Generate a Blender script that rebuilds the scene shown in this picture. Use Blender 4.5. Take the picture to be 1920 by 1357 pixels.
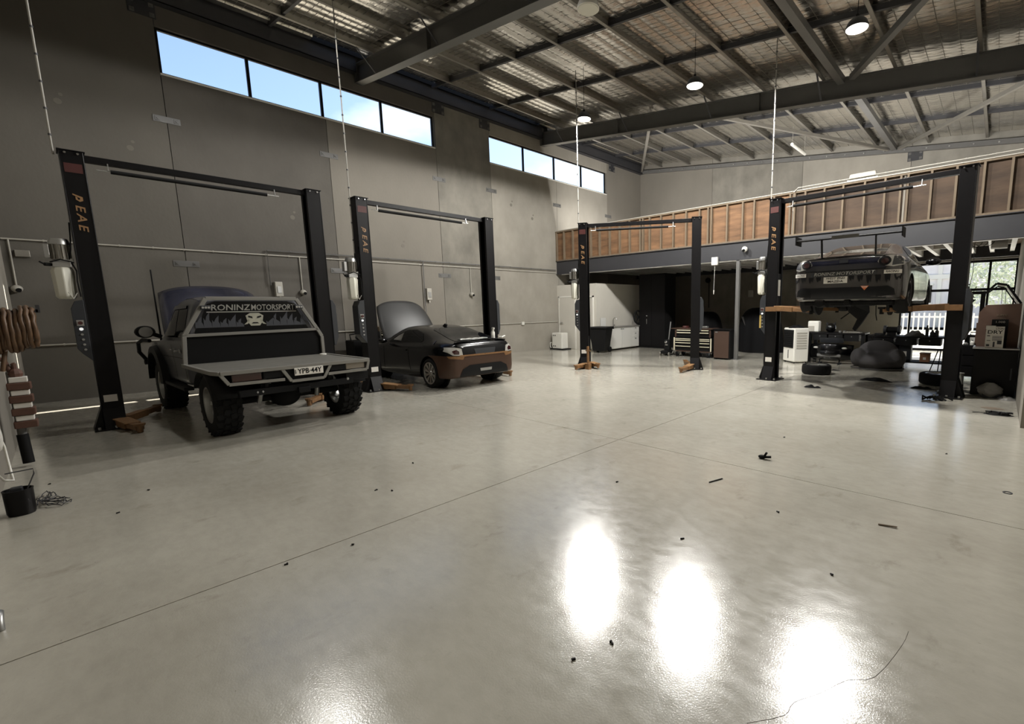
import bpy, bmesh, math, random
from mathutils import Vector, Matrix, noise
from mathutils.bvhtree import BVHTree
PI = math.pi
random.seed(7)
for o in list(bpy.data.objects):
    bpy.data.objects.remove(o)
S = bpy.context.scene
COL = S.collection

# ---------------------------------------------------------------- camera, sky, sun, exposure
cam_d = bpy.data.cameras.new('camera')
cam = bpy.data.objects.new('camera', cam_d)
COL.objects.link(cam)
S.camera = cam
YAW, PITCH, ROLL = math.radians(41.1925), math.radians(8.19595), math.radians(-0.87207)
fwd = Vector((-math.sin(YAW) * math.cos(PITCH), math.cos(YAW) * math.cos(PITCH), -math.sin(PITCH)))
rt0 = Vector((math.cos(YAW), math.sin(YAW), 0))
up0 = rt0.cross(fwd)
rt = math.cos(ROLL) * rt0 + math.sin(ROLL) * up0
up = -math.sin(ROLL) * rt0 + math.cos(ROLL) * up0
Mx = Matrix((rt, up, -fwd)).transposed().to_4x4()
Mx.translation = Vector((0, 0, 1.65))
cam.matrix_world = Mx
cam_d.sensor_fit = 'HORIZONTAL'
cam_d.sensor_width = 36.0
cam_d.lens = 36.0 * 864.91 / 1920
cam_d.shift_x = -151.2 / 1920
cam_d.shift_y = 21.8 / 1920
cam_d.clip_start = 0.05
cam_d.clip_end = 500

S.view_settings.view_transform = 'Standard'
S.view_settings.look = 'None'
S.view_settings.gamma = 1
S.view_settings.use_curve_mapping = False
S.view_settings.exposure = 0.0
EXPO = 0.0

SUN_ELEV = math.radians(48.5)
SUN_DIR = Vector((0.12, -1 / math.tan(SUN_ELEV), -1)).normalized()   # the way the light travels
w = bpy.data.worlds.new('sky')
S.world = w
w.use_nodes = True
nt = w.node_tree
nt.nodes.clear()
n_out = nt.nodes.new('ShaderNodeOutputWorld')
n_bg = nt.nodes.new('ShaderNodeBackground')
n_sky = nt.nodes.new('ShaderNodeTexSky')
n_sky.sky_type = 'NISHITA'
n_sky.sun_disc = False
n_sky.sun_elevation = SUN_ELEV
n_sky.sun_rotation = math.atan2(-SUN_DIR.x, -SUN_DIR.y)
n_sky.dust_density = 1.2
n_sky.ozone_density = 1.0
SKY_STRENGTH = 0.255
n_bg.inputs['Strength'].default_value = SKY_STRENGTH
# thin streaks of cloud
n_tc = nt.nodes.new('ShaderNodeTexCoord')
n_map = nt.nodes.new('ShaderNodeMapping')
n_map.inputs['Scale'].default_value = (1.6, 1.1, 3.4)
n_map.inputs['Location'].default_value = (0.35, 0.2, 0.1)
n_noi = nt.nodes.new('ShaderNodeTexNoise')
n_noi.inputs['Scale'].default_value = 2.2
n_noi.inputs['Detail'].default_value = 5
n_rmp = nt.nodes.new('ShaderNodeValToRGB')
n_rmp.color_ramp.elements[0].position = 0.56
n_rmp.color_ramp.elements[1].position = 0.72
n_mix = nt.nodes.new('ShaderNodeMix')
n_mix.data_type = 'RGBA'
n_mix.inputs[7].default_value = (5.6, 5.9, 6.3, 1)
nt.links.new(n_tc.outputs['Generated'], n_map.inputs['Vector'])
nt.links.new(n_map.outputs[0], n_noi.inputs['Vector'])
nt.links.new(n_noi.outputs[0], n_rmp.inputs[0])
nt.links.new(n_rmp.outputs[0], n_mix.inputs[0])
nt.links.new(n_sky.outputs[0], n_mix.inputs[6])
nt.links.new(n_mix.outputs[2], n_bg.inputs['Color'])
nt.links.new(n_bg.outputs[0], n_out.inputs[0])

sun_d = bpy.data.lights.new('sun', 'SUN')
sun_d.energy = 20.0
sun_d.angle = math.radians(0.15)
sun_d.color = (1, 0.95, 0.86)
sun = bpy.data.objects.new('sun', sun_d)
COL.objects.link(sun)
sun.rotation_euler = SUN_DIR.to_track_quat('-Z', 'Y').to_euler()
sun.location = (-20, 40, 50)

S.cycles.use_denoising = True
S.cycles.max_bounces = 10
S.cycles.diffuse_bounces = 6
S.cycles.glossy_bounces = 5
S.cycles.transparent_max_bounces = 12
S.cycles.caustics_reflective = False
S.cycles.caustics_refractive = False
S.cycles.sample_clamp_indirect = 6.0

LAMP_POWER = 410.0

# ---------------------------------------------------------------- helpers
def lin(c):
    return c / 12.92 if c <= 0.04045 else ((c + 0.055) / 1.055) ** 2.4

def rgb(r, g, b):
    return (lin(r / 255), lin(g / 255), lin(b / 255), 1)

MATS = {}
def mat(name, color, rough=0.6, metal=0.0, spec=0.5, var=0.0, vscale=6.0, bump=0.0, bscale=30.0, coat=0.0, stretch=(1, 1, 1), emit=None, estr=0.0, rvar=0.0, detail=4):
    if name in MATS:
        return MATS[name]
    if max(color[:3]) < .016 and not coat: spec = min(spec, .18)
    m = bpy.data.materials.new(name)
    m.use_nodes = True
    t = m.node_tree
    b = t.nodes['Principled BSDF']
    b.inputs['Base Color'].default_value = color
    b.inputs['Roughness'].default_value = rough
    b.inputs['Metallic'].default_value = metal
    b.inputs['Specular IOR Level'].default_value = spec
    b.inputs['Coat Weight'].default_value = coat
    b.inputs['Coat Roughness'].default_value = 0.06
    if emit:
        b.inputs['Emission Color'].default_value = emit
        b.inputs['Emission Strength'].default_value = estr
    if var or bump or rvar:
        tc = t.nodes.new('ShaderNodeTexCoord')
        mp = t.nodes.new('ShaderNodeMapping')
        mp.inputs['Scale'].default_value = stretch
        t.links.new(tc.outputs['Object'], mp.inputs['Vector'])
    if var or rvar:
        n = t.nodes.new('ShaderNodeTexNoise')
        n.inputs['Scale'].default_value = vscale
        n.inputs['Detail'].default_value = detail
        n.inputs['Roughness'].default_value = 0.6
        t.links.new(mp.outputs[0], n.inputs['Vector'])
    if var:
        r = t.nodes.new('ShaderNodeValToRGB')
        lo = [max(0, c * (1 - var)) for c in color[:3]] + [1]
        hi = [min(1, c * (1 + var)) for c in color[:3]] + [1]
        r.color_ramp.elements[0].color = lo
        r.color_ramp.elements[1].color = hi
        r.color_ramp.elements[0].position = 0.3
        r.color_ramp.elements[1].position = 0.7
        t.links.new(n.outputs[0], r.inputs[0])
        t.links.new(r.outputs[0], b.inputs['Base Color'])
    if rvar:
        mr = t.nodes.new('ShaderNodeMapRange')
        mr.inputs[1].default_value = 0.3
        mr.inputs[2].default_value = 0.7
        mr.inputs[3].default_value = max(0.02, rough - rvar)
        mr.inputs[4].default_value = min(1, rough + rvar)
        t.links.new(n.outputs[0], mr.inputs[0])
        t.links.new(mr.outputs[0], b.inputs['Roughness'])
    if bump:
        n2 = t.nodes.new('ShaderNodeTexNoise')
        n2.inputs['Scale'].default_value = bscale
        n2.inputs['Detail'].default_value = 3
        t.links.new(mp.outputs[0], n2.inputs['Vector'])
        bp = t.nodes.new('ShaderNodeBump')
        bp.inputs['Strength'].default_value = bump
        bp.inputs['Distance'].default_value = 0.02
        t.links.new(n2.outputs[0], bp.inputs['Height'])
        t.links.new(bp.outputs[0], b.inputs['Normal'])
    MATS[name] = m
    return m

def glass(name, tint=(0.9, 0.95, 0.95, 1), rough=0.02, refl=0.12):
    if name in MATS:
        return MATS[name]
    m = bpy.data.materials.new(name)
    m.use_nodes = True
    t = m.node_tree
    t.nodes.clear()
    o = t.nodes.new('ShaderNodeOutputMaterial')
    tr = t.nodes.new('ShaderNodeBsdfTransparent')
    tr.inputs[0].default_value = tint
    gl = t.nodes.new('ShaderNodeBsdfGlossy')
    gl.inputs['Roughness'].default_value = rough
    fr = t.nodes.new('ShaderNodeLayerWeight')
    fr.inputs[0].default_value = refl
    mx = t.nodes.new('ShaderNodeMixShader')
    t.links.new(fr.outputs['Fresnel'], mx.inputs[0])
    t.links.new(tr.outputs[0], mx.inputs[1])
    t.links.new(gl.outputs[0], mx.inputs[2])
    t.links.new(mx.outputs[0], o.inputs[0])
    MATS[name] = m
    return m

class MB:
    """collects shapes; build() links them as one mesh object"""
    def __init__(s):
        s.v = []; s.f = []
    def add(s, vs, fs):
        k = len(s.v)
        s.v += [tuple(p) for p in vs]
        s.f += [tuple(i + k for i in f) for f in fs]
        return s
    def box(s, x0, x1, y0, y1, z0, z1):
        x0, x1 = min(x0, x1), max(x0, x1); y0, y1 = min(y0, y1), max(y0, y1); z0, z1 = min(z0, z1), max(z0, z1)
        return s.add([(x0, y0, z0), (x1, y0, z0), (x1, y1, z0), (x0, y1, z0), (x0, y0, z1), (x1, y0, z1), (x1, y1, z1), (x0, y1, z1)],
                     [(0, 3, 2, 1), (4, 5, 6, 7), (0, 1, 5, 4), (1, 2, 6, 5), (2, 3, 7, 6), (3, 0, 4, 7)])
    def cbox(s, c, d, rz=0, rx=0, ry=0):
        R = Matrix.Rotation(rz, 3, 'Z') @ Matrix.Rotation(ry, 3, 'Y') @ Matrix.Rotation(rx, 3, 'X')
        vs = [R @ Vector((a * d[0] / 2, b * d[1] / 2, e * d[2] / 2)) + Vector(c) for e in (-1, 1) for a, b in ((-1, -1), (1, -1), (1, 1), (-1, 1))]
        return s.add(vs, [(0, 3, 2, 1), (4, 5, 6, 7), (0, 1, 5, 4), (1, 2, 6, 5), (2, 3, 7, 6), (3, 0, 4, 7)])
    def bar(s, p, q, w, h, upv=(0, 0, 1)):
        p = Vector(p); q = Vector(q); d = (q - p).normalized(); u = Vector(upv)
        if abs(d.dot(u)) > 0.98: u = Vector((1, 0, 0)) if abs(d.x) < 0.9 else Vector((0, 1, 0))
        r = d.cross(u).normalized(); u = r.cross(d)
        vs = [e + r * a * w / 2 + u * b * h / 2 for e in (p, q) for a, b in ((-1, -1), (1, -1), (1, 1), (-1, 1))]
        return s.add(vs, [(0, 1, 2, 3), (7, 6, 5, 4), (0, 4, 5, 1), (1, 5, 6, 2), (2, 6, 7, 3), (3, 7, 4, 0)])
    def cyl(s, p, q, r, n=12, r2=None):
        p = Vector(p); q = Vector(q); d = (q - p).normalized(); r2 = r if r2 is None else r2
        u = Vector((0, 0, 1)) if abs(d.z) < 0.9 else Vector((1, 0, 0))
        a = d.cross(u).normalized(); b = d.cross(a)
        vs = []
        for e, rr in ((p, r), (q, r2)):
            vs += [e + (a * math.cos(2 * PI * i / n) + b * math.sin(2 * PI * i / n)) * rr for i in range(n)]
        fs = [(i, (i + 1) % n, n + (i + 1) % n, n + i) for i in range(n)]
        return s.add(vs, fs + [tuple(range(n))[::-1], tuple(range(n, 2 * n))])
    def tube(s, pts, r, n=6, closed=False):
        pts = [Vector(p) for p in pts]; m = len(pts); vs = []; fs = []
        prev = None
        for i, p in enumerate(pts):
            a = pts[(i + 1) % m] if (closed or i < m - 1) else p
            b = pts[i - 1] if (closed or i > 0) else p
            d = (a - b).normalized() if (a - b).length > 1e-9 else Vector((0, 0, 1))
            if prev is None:
                u = Vector((0, 0, 1)) if abs(d.z) < 0.9 else Vector((1, 0, 0))
                x = d.cross(u).normalized()
            else:
                x = (prev - d * prev.dot(d)).normalized()
            prev = x
            y = d.cross(x)
            vs += [p + (x * math.cos(2 * PI * k / n) + y * math.sin(2 * PI * k / n)) * r for k in range(n)]
        for i in range(m if closed else m - 1):
            for k in range(n):
                j = (i + 1) % m
                fs.append((i * n + k, i * n + (k + 1) % n, j * n + (k + 1) % n, j * n + k))
        if not closed:
            fs += [tuple(range(n))[::-1], tuple(range((m - 1) * n, m * n))]
        return s.add(vs, fs)
    def lathe(s, prof, c=(0, 0, 0), axis='Z', n=24, closed=False):
        vs = []; fs = []; m = len(prof)
        for i in range(n):
            a = 2 * PI * i / n; ca, sa = math.cos(a), math.sin(a)
            for r, h in prof:
                p = {'Z': (r * ca, r * sa, h), 'Y': (r * sa, h, r * ca), 'X': (h, r * ca, r * sa)}[axis]
                vs.append((p[0] + c[0], p[1] + c[1], p[2] + c[2]))
        mm = m if closed else m - 1
        for i in range(n):
            j = (i + 1) % n
            for k in range(mm):
                l = (k + 1) % m
                fs.append((i * m + k, j * m + k, j * m + l, i * m + l))
        if not closed:
            if prof[0][0] > 1e-6: fs.append(tuple(i * m for i in range(n))[::-1])
            if prof[-1][0] > 1e-6: fs.append(tuple(i * m + m - 1 for i in range(n)))
        return s.add(vs, fs)
    def prism(s, poly, a, b, axis='Y'):
        """poly in the two other axes (in x,y,z order), extruded from a to b along axis"""
        n = len(poly)
        def P(p, h):
            return {'X': (h, p[0], p[1]), 'Y': (p[0], h, p[1]), 'Z': (p[0], p[1], h)}[axis]
        vs = [P(p, a) for p in poly] + [P(p, b) for p in poly]
        fs = [tuple(range(n))[::-1], tuple(range(n, 2 * n))] + [(i, (i + 1) % n, n + (i + 1) % n, n + i) for i in range(n)]
        return s.add(vs, fs)
    def ball(s, c, r, n=10, m=6, sc=(1, 1, 1)):
        prof = [(r * math.sin(PI * i / m), -r * math.cos(PI * i / m)) for i in range(m + 1)]
        prof[0] = (0, -r); prof[-1] = (0, r)
        k = len(s.v); s.lathe(prof, (0, 0, 0), 'Z', n)
        for i in range(k, len(s.v)):
            p = s.v[i]; s.v[i] = (p[0] * sc[0] + c[0], p[1] * sc[1] + c[1], p[2] * sc[2] + c[2])
        return s
    def grid(s, fn, nu, nv):
        vs = [fn(i / nu, j / nv) for i in range(nu + 1) for j in range(nv + 1)]
        k = nv + 1
        return s.add(vs, [(i * k + j, (i + 1) * k + j, (i + 1) * k + j + 1, i * k + j + 1) for i in range(nu) for j in range(nv)])
    def xf(s, M):
        s.v = [tuple(M @ Vector(p)) for p in s.v]; return s
    def mesh(s, name):
        me = bpy.data.meshes.new(name)
        me.from_pydata(s.v, [], s.f)
        bm = bmesh.new(); bm.from_mesh(me)
        bmesh.ops.remove_doubles(bm, verts=bm.verts, dist=1e-6)
        bmesh.ops.recalc_face_normals(bm, faces=bm.faces)
        bm.to_mesh(me); bm.free()
        return me
    def build(s, name, m, parent=None, smooth=None, bevel=0, seg=2, sub=0):
        me = s.mesh(name)
        me.materials.append(m)
        return link(name, me, parent, smooth, bevel, seg, sub)

def link(name, me, parent=None, smooth=None, bevel=0, seg=2, sub=0):
    o = bpy.data.objects.new(name, me)
    COL.objects.link(o)
    if parent: o.parent = parent
    if smooth is not None:
        me.polygons.foreach_set('use_smooth', [True] * len(me.polygons))
        if smooth < 179 and hasattr(me, 'set_sharp_from_angle'):
            me.set_sharp_from_angle(angle=math.radians(smooth))
    if bevel:
        b = o.modifiers.new('bevel', 'BEVEL'); b.width = bevel; b.segments = seg; b.limit_method = 'ANGLE'
        b.angle_limit = math.radians(35)
    if sub:
        q = o.modifiers.new('sub', 'SUBSURF'); q.levels = sub; q.render_levels = sub
    return o

def tag(o, label=None, cat=None, group=None, kind=None):
    if label: o['label'] = label
    if cat: o['category'] = cat
    if group: o['group'] = group
    if kind: o['kind'] = kind
    return o

def thing(name, label, cat, loc=(0, 0, 0), rz=0, group=None, rx=0, ry=0):
    o = bpy.data.objects.new(name, None)
    o.empty_display_size = 0.1
    COL.objects.link(o)
    o.location = loc; o.rotation_euler = (rx, ry, rz)
    return tag(o, label, cat, group)

def struct(name, loc=(0, 0, 0)):
    o = bpy.data.objects.new(name, None); o.empty_display_size = 0.1
    COL.objects.link(o); o.location = loc; o['kind'] = 'structure'
    return o

def dup(o, loc=None, rz=None, label=None, group=None, parent=None):
    c = o.copy(); COL.objects.link(c)
    if parent: c.parent = parent
    if loc is not None: c.location = loc
    if rz is not None: c.rotation_euler = (c.rotation_euler[0], c.rotation_euler[1], rz)
    if label: c['label'] = label
    if group: c['group'] = group
    for ch in list(o.children): dup(ch, parent=c)
    return c

def text_mesh(s, size, extrude=0.0, shear=0.0, space=1.0, bold=0.012):
    cu = bpy.data.curves.new('lettering', 'FONT')
    cu.body = s; cu.size = size; cu.extrude = extrude; cu.shear = shear; cu.space_character = space; cu.offset = bold * size / .1 * .1
    cu.align_x = 'CENTER'; cu.align_y = 'CENTER'; cu.resolution_u = 2
    o = bpy.data.objects.new('lettering', cu); COL.objects.link(o)
    dg = bpy.context.evaluated_depsgraph_get()
    me = bpy.data.meshes.new_from_object(o.evaluated_get(dg))
    bpy.data.objects.remove(o); bpy.data.curves.remove(cu)
    return me

def lettering(s, size, m, parent, pos, right, upv, name='lettering', squash=1.0, shear=0.0, bold=0.0, ext=0.0015, fit=None):
    """flat lettering standing at pos, reading along right"""
    me = text_mesh(s, size, ext, shear)
    me.name = name
    right = Vector(right).normalized(); upv = Vector(upv).normalized(); nrm = right.cross(upv)
    if fit:
        xs = [v.co.x for v in me.vertices]; wd = max(xs) - min(xs)
        squash = fit / wd
    M = Matrix((right * squash, upv, nrm)).transposed().to_4x4(); M.translation = Vector(pos)
    me.transform(M)
    me.materials.clear(); me.materials.append(m)
    return link(name, me, parent)

# ---------------------------------------------------------------- materials
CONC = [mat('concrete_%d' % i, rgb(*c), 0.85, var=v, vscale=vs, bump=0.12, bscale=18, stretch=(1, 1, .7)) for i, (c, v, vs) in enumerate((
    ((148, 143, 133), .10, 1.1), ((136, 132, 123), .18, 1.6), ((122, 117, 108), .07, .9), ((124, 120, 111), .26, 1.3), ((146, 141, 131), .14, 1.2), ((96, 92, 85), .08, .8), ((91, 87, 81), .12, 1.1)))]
M_white_wall = mat('painted_white', rgb(196, 192, 182), 0.6, var=.03, vscale=2)
M_steel = mat('grey_steel_paint', rgb(98, 97, 95), 0.45, var=.05, vscale=3)
M_steel_lt = mat('galvanised_steel', rgb(150, 146, 138), 0.42, metal=0.6, var=.08, vscale=5)
M_steel_dk = mat('charcoal_steel_paint', rgb(52, 52, 55), 0.5, var=.05, vscale=4)
M_black = mat('black_powder_coat', rgb(16, 15, 16), 0.42, spec=0.25, var=.1, vscale=10)
M_blackm = mat('black_matt', rgb(20, 20, 20), 0.75)
M_blackp = mat('black_plastic', rgb(24, 24, 25), 0.45)
M_boxgrey = mat('dark_slate_plastic', rgb(40, 42, 46), 0.5)
M_chrome = mat('bright_metal', rgb(205, 205, 205), 0.22, metal=1.0)
M_alu = mat('brushed_aluminium', rgb(176, 176, 174), 0.38, metal=0.9)
M_white = mat('white_plastic', rgb(222, 220, 212), 0.45)
M_cream = mat('milky_plastic', rgb(214, 212, 198), 0.4)
M_pipe = mat('white_conduit', rgb(172, 168, 158), 0.5)
M_orange = mat('orange_arm_paint', rgb(116, 84, 52), 0.5, var=.2, vscale=14)
M_knurl = mat('studded_orange_plate', rgb(132, 98, 62), 0.55, var=.35, vscale=60, bump=.6, bscale=90)
M_gold = mat('gold_lettering', rgb(146, 112, 76), 0.5)
M_red = mat('dull_red_print', rgb(70, 28, 24), 0.6)
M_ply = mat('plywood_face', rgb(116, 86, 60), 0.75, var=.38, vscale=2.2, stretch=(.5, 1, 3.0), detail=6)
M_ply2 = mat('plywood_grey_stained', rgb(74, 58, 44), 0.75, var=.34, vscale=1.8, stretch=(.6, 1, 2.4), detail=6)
M_timber = mat('pine_framing', rgb(112, 98, 80), 0.75, var=.16, vscale=5, stretch=(2, 2, .5))
M_rubber = mat('tyre_rubber', rgb(22, 22, 22), 0.8, bump=.1, bscale=60)
M_paper = mat('white_label', rgb(214, 210, 202), 0.7)
M_ink = mat('black_ink', rgb(18, 18, 20), 0.6)
M_brown = mat('corrugated_board', rgb(146, 104, 78), 0.8, var=.08, vscale=5)
M_glass = glass('window_glass', (0.97, 0.985, 1.0, 1), 0.01, 0.10)
M_tint = mat('dark_tinted_glass', rgb(14, 15, 17), 0.06, spec=0.6)
# ---------------------------------------------------------------- floor of four polished slabs
def floor_mat():
    m = bpy.data.materials.new('polished_concrete'); m.use_nodes = True
    t = m.node_tree; b = t.nodes['Principled BSDF']; N = t.nodes.new; L = t.links.new
    geo = N('ShaderNodeNewGeometry')
    def noi(sc, det, st=(1, 1, 1), rough=.6):
        mp = N('ShaderNodeMapping'); mp.inputs['Scale'].default_value = st
        L(geo.outputs['Position'], mp.inputs['Vector'])
        n = N('ShaderNodeTexNoise'); n.inputs['Scale'].default_value = sc; n.inputs['Detail'].default_value = det
        n.inputs['Roughness'].default_value = rough
        L(mp.outputs[0], n.inputs['Vector']); return n
    def ramp(src, p0, c0, p1, c1):
        r = N('ShaderNodeValToRGB'); r.color_ramp.elements[0].position = p0; r.color_ramp.elements[1].position = p1
        r.color_ramp.elements[0].color = c0; r.color_ramp.elements[1].color = c1
        L(src, r.inputs[0]); return r
    n1 = noi(.55, 6); n2 = noi(7, 8, (1, 1.8, 1), .7); n3 = noi(26, 3, (1, 2.5, 1)); n4 = noi(2.2, 7, (1.6, 1, 1), .65)
    base = ramp(n1.outputs[0], .3, rgb(176, 171, 158), .7, rgb(199, 195, 182))
    mott = ramp(n2.outputs[0], .32, (.80, .80, .79, 1), .6, (1, 1, 1, 1))
    stain = ramp(n4.outputs[0], .26, (.66, .64, .60, 1), .40, (1, 1, 1, 1))
    spk = ramp(n3.outputs[0], .22, (.45, .44, .42, 1), .30, (1, 1, 1, 1))
    prev = base.outputs[0]
    for q, f in ((mott, .5), (stain, .75), (spk, .7)):
        mx = N('ShaderNodeMix'); mx.data_type = 'RGBA'; mx.blend_type = 'MULTIPLY'; mx.inputs[0].default_value = f
        L(prev, mx.inputs[6]); L(q.outputs[0], mx.inputs[7]); prev = mx.outputs[2]
    L(prev, b.inputs['Base Color'])
    mr = N('ShaderNodeMapRange')
    mr.inputs[1].default_value = .3; mr.inputs[2].default_value = .7; mr.inputs[3].default_value = .135; mr.inputs[4].default_value = .225
    L(n2.outputs[0], mr.inputs[0]); L(mr.outputs[0], b.inputs['Roughness'])
    b.inputs['Specular IOR Level'].default_value = .38
    b.inputs['Coat Weight'].default_value = .7; b.inputs['Coat IOR'].default_value = 1.75; L(mr.outputs[0], b.inputs['Coat Roughness'])
    n5 = noi(3.2, 2, (1, 1, 1))
    bp = N('ShaderNodeBump'); bp.inputs['Strength'].default_value = .012; bp.inputs['Distance'].default_value = .05
    L(n5.outputs[0], bp.inputs['Height']); n6 = noi(110, 2)
    b2 = N('ShaderNodeBump'); b2.inputs['Strength'].default_value = .12; b2.inputs['Distance'].default_value = .004
    L(n6.outputs[0], b2.inputs['Height']); L(bp.outputs[0], b2.inputs['Normal'])
    L(b2.outputs[0], b.inputs['Normal']); L(b2.outputs[0], b.inputs['Coat Normal'])
    return m
M_floor = floor_mat()
JX, JY = -3.455, 4.43
flo = MB().box(-14, 1.2, -.9, 19.6, -.25, -.12).build('floor', M_blackm); flo['kind'] = 'structure'
g = .0045
for x0, x1, y0, y1 in ((-13.9, JX - g, -.8, JY - g), (JX + g, 1.1, -.8, JY - g), (-13.9, JX - g, JY + g, 19.5), (JX + g, 1.1, JY + g, 19.5)):
    MB().box(x0, x1, y0, y1, -.12, 0).build('slab', M_floor, flo)

# ---------------------------------------------------------------- precast walls
XW, YB, YN, XR, XF = -13.6, 19.26, -0.55, 0.34, 4.2
wl = struct('wall_left')
JL = (1.98, 5.15, 8.35, 10.35, 13.53, 16.75)
ZS, ZH, ZT = 6.62, 7.53, 8.5
k = .006
def panel(par, i, *a):
    return MB().box(*a).build('panel', CONC[i], par)
T = .2
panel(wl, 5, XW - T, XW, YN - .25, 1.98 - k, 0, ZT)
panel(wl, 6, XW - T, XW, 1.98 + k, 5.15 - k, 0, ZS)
panel(wl, 2, XW - T, XW, 5.15 + k, 8.30 - k, 0, ZS)
panel(wl, 3, XW - T, XW, 8.30 + k, 10.35 - k, 0, ZT)
panel(wl, 4, XW - T, XW, 10.35 + k, 13.53 - k, 0, ZS)
panel(wl, 0, XW - T, XW, 13.53 + k, 16.70 - k, 0, ZS)
panel(wl, 2, XW - T, XW, 16.70 + k, YB + .2, 0, ZT)
panel(wl, 6, XW - T, XW, 1.98 + k, 8.30 - k, ZH, ZT)
panel(wl, 0, XW - T, XW, 10.35 + k, 16.70 - k, ZH, ZT)
MB().box(XW - T - .03, XW - T - .01, YN, YB, 0, 6.5).build('joint_seal', M_steel_dk, wl)

def joint_plate(par, pos, d, big=False):
    """steel plate bolted across a panel joint; d = 'X' plate on left wall, 'Y' on back wall"""
    h = .3 if big else .13; wd = .42 if big else .44
    pl = MB().cbox((0, 0, 0), (.012, wd, h)).build('joint_plate', M_steel if not big else M_steel_dk, par, bevel=.003)
    pl.location = pos
    b = MB()
    for sy in (-.15, .15):
        for sz in ((-.09, .09) if big else (0,)):
            b.cbox((.012, sy, sz), (.012, .075, .075)); b.cyl((.015, sy, sz), (.035, sy, sz), .018, 6)
    b.build('bolt', M_steel, pl)
    if d == 'Y': pl.rotation_euler = (0, 0, -PI / 2)
for y in (1.98, 5.15, 8.35, 10.35):
    joint_plate(wl, (XW + .007, y, 2.73), 'X'); joint_plate(wl, (XW + .007, y, 5.70), 'X')
for y in (13.53, 16.75): joint_plate(wl, (XW + .007, y, 5.68), 'X')
for y in (1.82, 8.45, 10.18, 17.05): joint_plate(wl, (XW + .007, y, 7.80), 'X', True)
# formwork pockets left in the panels
pk = MB()
for y, z in ((.45, 5.62), (1.35, 5.0), (7.0, 3.55), (4.15, 4.0), (11.2, 5.35), (12.2, 5.0)):
    pk.cyl((XW - .01, y, z), (XW + .004, y, z), .055, 10); pk.cyl((XW - .01, y + .05, z + .13), (XW + .003, y + .05, z + .13), .03, 8)
pk.build('lifting_pocket', mat('grout_patch', rgb(112, 107, 99), .9), wl)

wn = struct('wall_near')
panel(wn, 0, XW - T, -9.5 - k, YN - .2, YN, 0, ZT)
panel(wn, 2, -9.5 + k, -6.3 - k, YN - .2, YN, 0, ZT)
panel(wn, 4, -6.3 + k, -2.6, YN - .2, YN, 0, ZT)
panel(wn, 2, -2.6 + k, 1.1, YN - .2, YN, 0, ZT)

wb = struct('wall_back')
for i, (x0, x1) in enumerate(((XW, -9.8), (-9.8, -6.06), (-6.06, -2.6))):
    panel(wb, i + 2, x0 + k, x1 - k, YB, YB + .2, 0, 8.5)
panel(wb, 1, -2.6 + k, .9, YB, YB + .2, 2.95, 8.5)
panel(wb, 1, .9, XF, YB, YB + .2, 2.95, 4.3)
panel(wb, 1, .9, XF, YB, YB + .2, 5.6, 8.5)
panel(wb, 1, 3.9, XF + .2, YB, YB + .2, 4.3, 5.6)
MB().box(.9, 3.9, YB + .1, YB + .108, 4.3, 5.6).build('pane', M_glass, wb)
joint_plate(wb, (-2.5, YB - .008, 6.45), 'Y', True)

wr = struct('wall_right')
XF = 4.2                                              # the mezzanine level runs on to the right above the side rooms
CZ0, CZ1, CY0, CY1 = 4.4, 5.6, 13.9, 18.7
panel(wr, 2, XR, XR + .2, 8.1, 13.38, 0, 8)
panel(wr, 4, XR, XR + .2, 13.38, YB + .2, 0, 3.33)
panel(wr, 4, XR + .2, 1.1, 8.1, 8.3, 0, 8)
panel(wr, 0, 1.0, 1.2, YN - .2, 8.2, 0, 8)
panel(wr, 1, XR + .2, XF + .2, 13.3, 13.38, 0, 7)
panel(wr, 0, XF, XF + .2, 13.38, YB + .2, 3, CZ0)
panel(wr, 0, XF, XF + .2, 13.38, YB + .2, CZ1, 7)
panel(wr, 4, XF, XF + .2, 13.38, CY0, CZ0, CZ1)
panel(wr, 4, XF, XF + .2, CY1, YB + .2, CZ0, CZ1)

# ---------------------------------------------------------------- strip windows of the left wall
def strip_window(n, y0, y1, mull, x=XW, z0=ZS, z1=ZH, s=-1, depth=.1, mx=M_black):
    wd = struct('window_%d' % n)
    xc = x + s * depth
    f = MB(); a = .045
    f.box(xc - .03, xc + .03, y0, y1, z0, z0 + a); f.box(xc - .03, xc + .03, y0, y1, z1 - a, z1)
    f.box(xc - .03, xc + .03, y0, y0 + a, z0 + a, z1 - a); f.box(xc - .03, xc + .03, y1 - a, y1, z0 + a, z1 - a)
    f.build('frame', mx, wd)
    ys = [y0] + list(mull) + [y1]
    for m_ in mull: MB().box(xc - .028, xc + .028, m_ - .03, m_ + .03, z0 + a, z1 - a).build('mullion', mx, wd)
    for i in range(len(ys) - 1):
        MB().box(xc - .004, xc + .004, ys[i] + .03, ys[i + 1] - .03, z0 + a, z1 - a).build('pane', M_glass, wd)
    MB().box(xc + .03 * -s, x + .012 * -s, y0, y1, z0 - .03, z0 + .006).build('sill', M_white, wd)  # sunlight on the sill put into a whiter, deeper lip
strip_window(1, 1.98, 8.28, (3.56, 5.12, 6.68))
strip_window(2, 10.35, 16.66, (11.92, 13.5, 15.08))
strip_window(3, CY0, CY1, (15.5, 17.1), x=XF, z0=CZ0, z1=CZ1, s=1)

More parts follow.
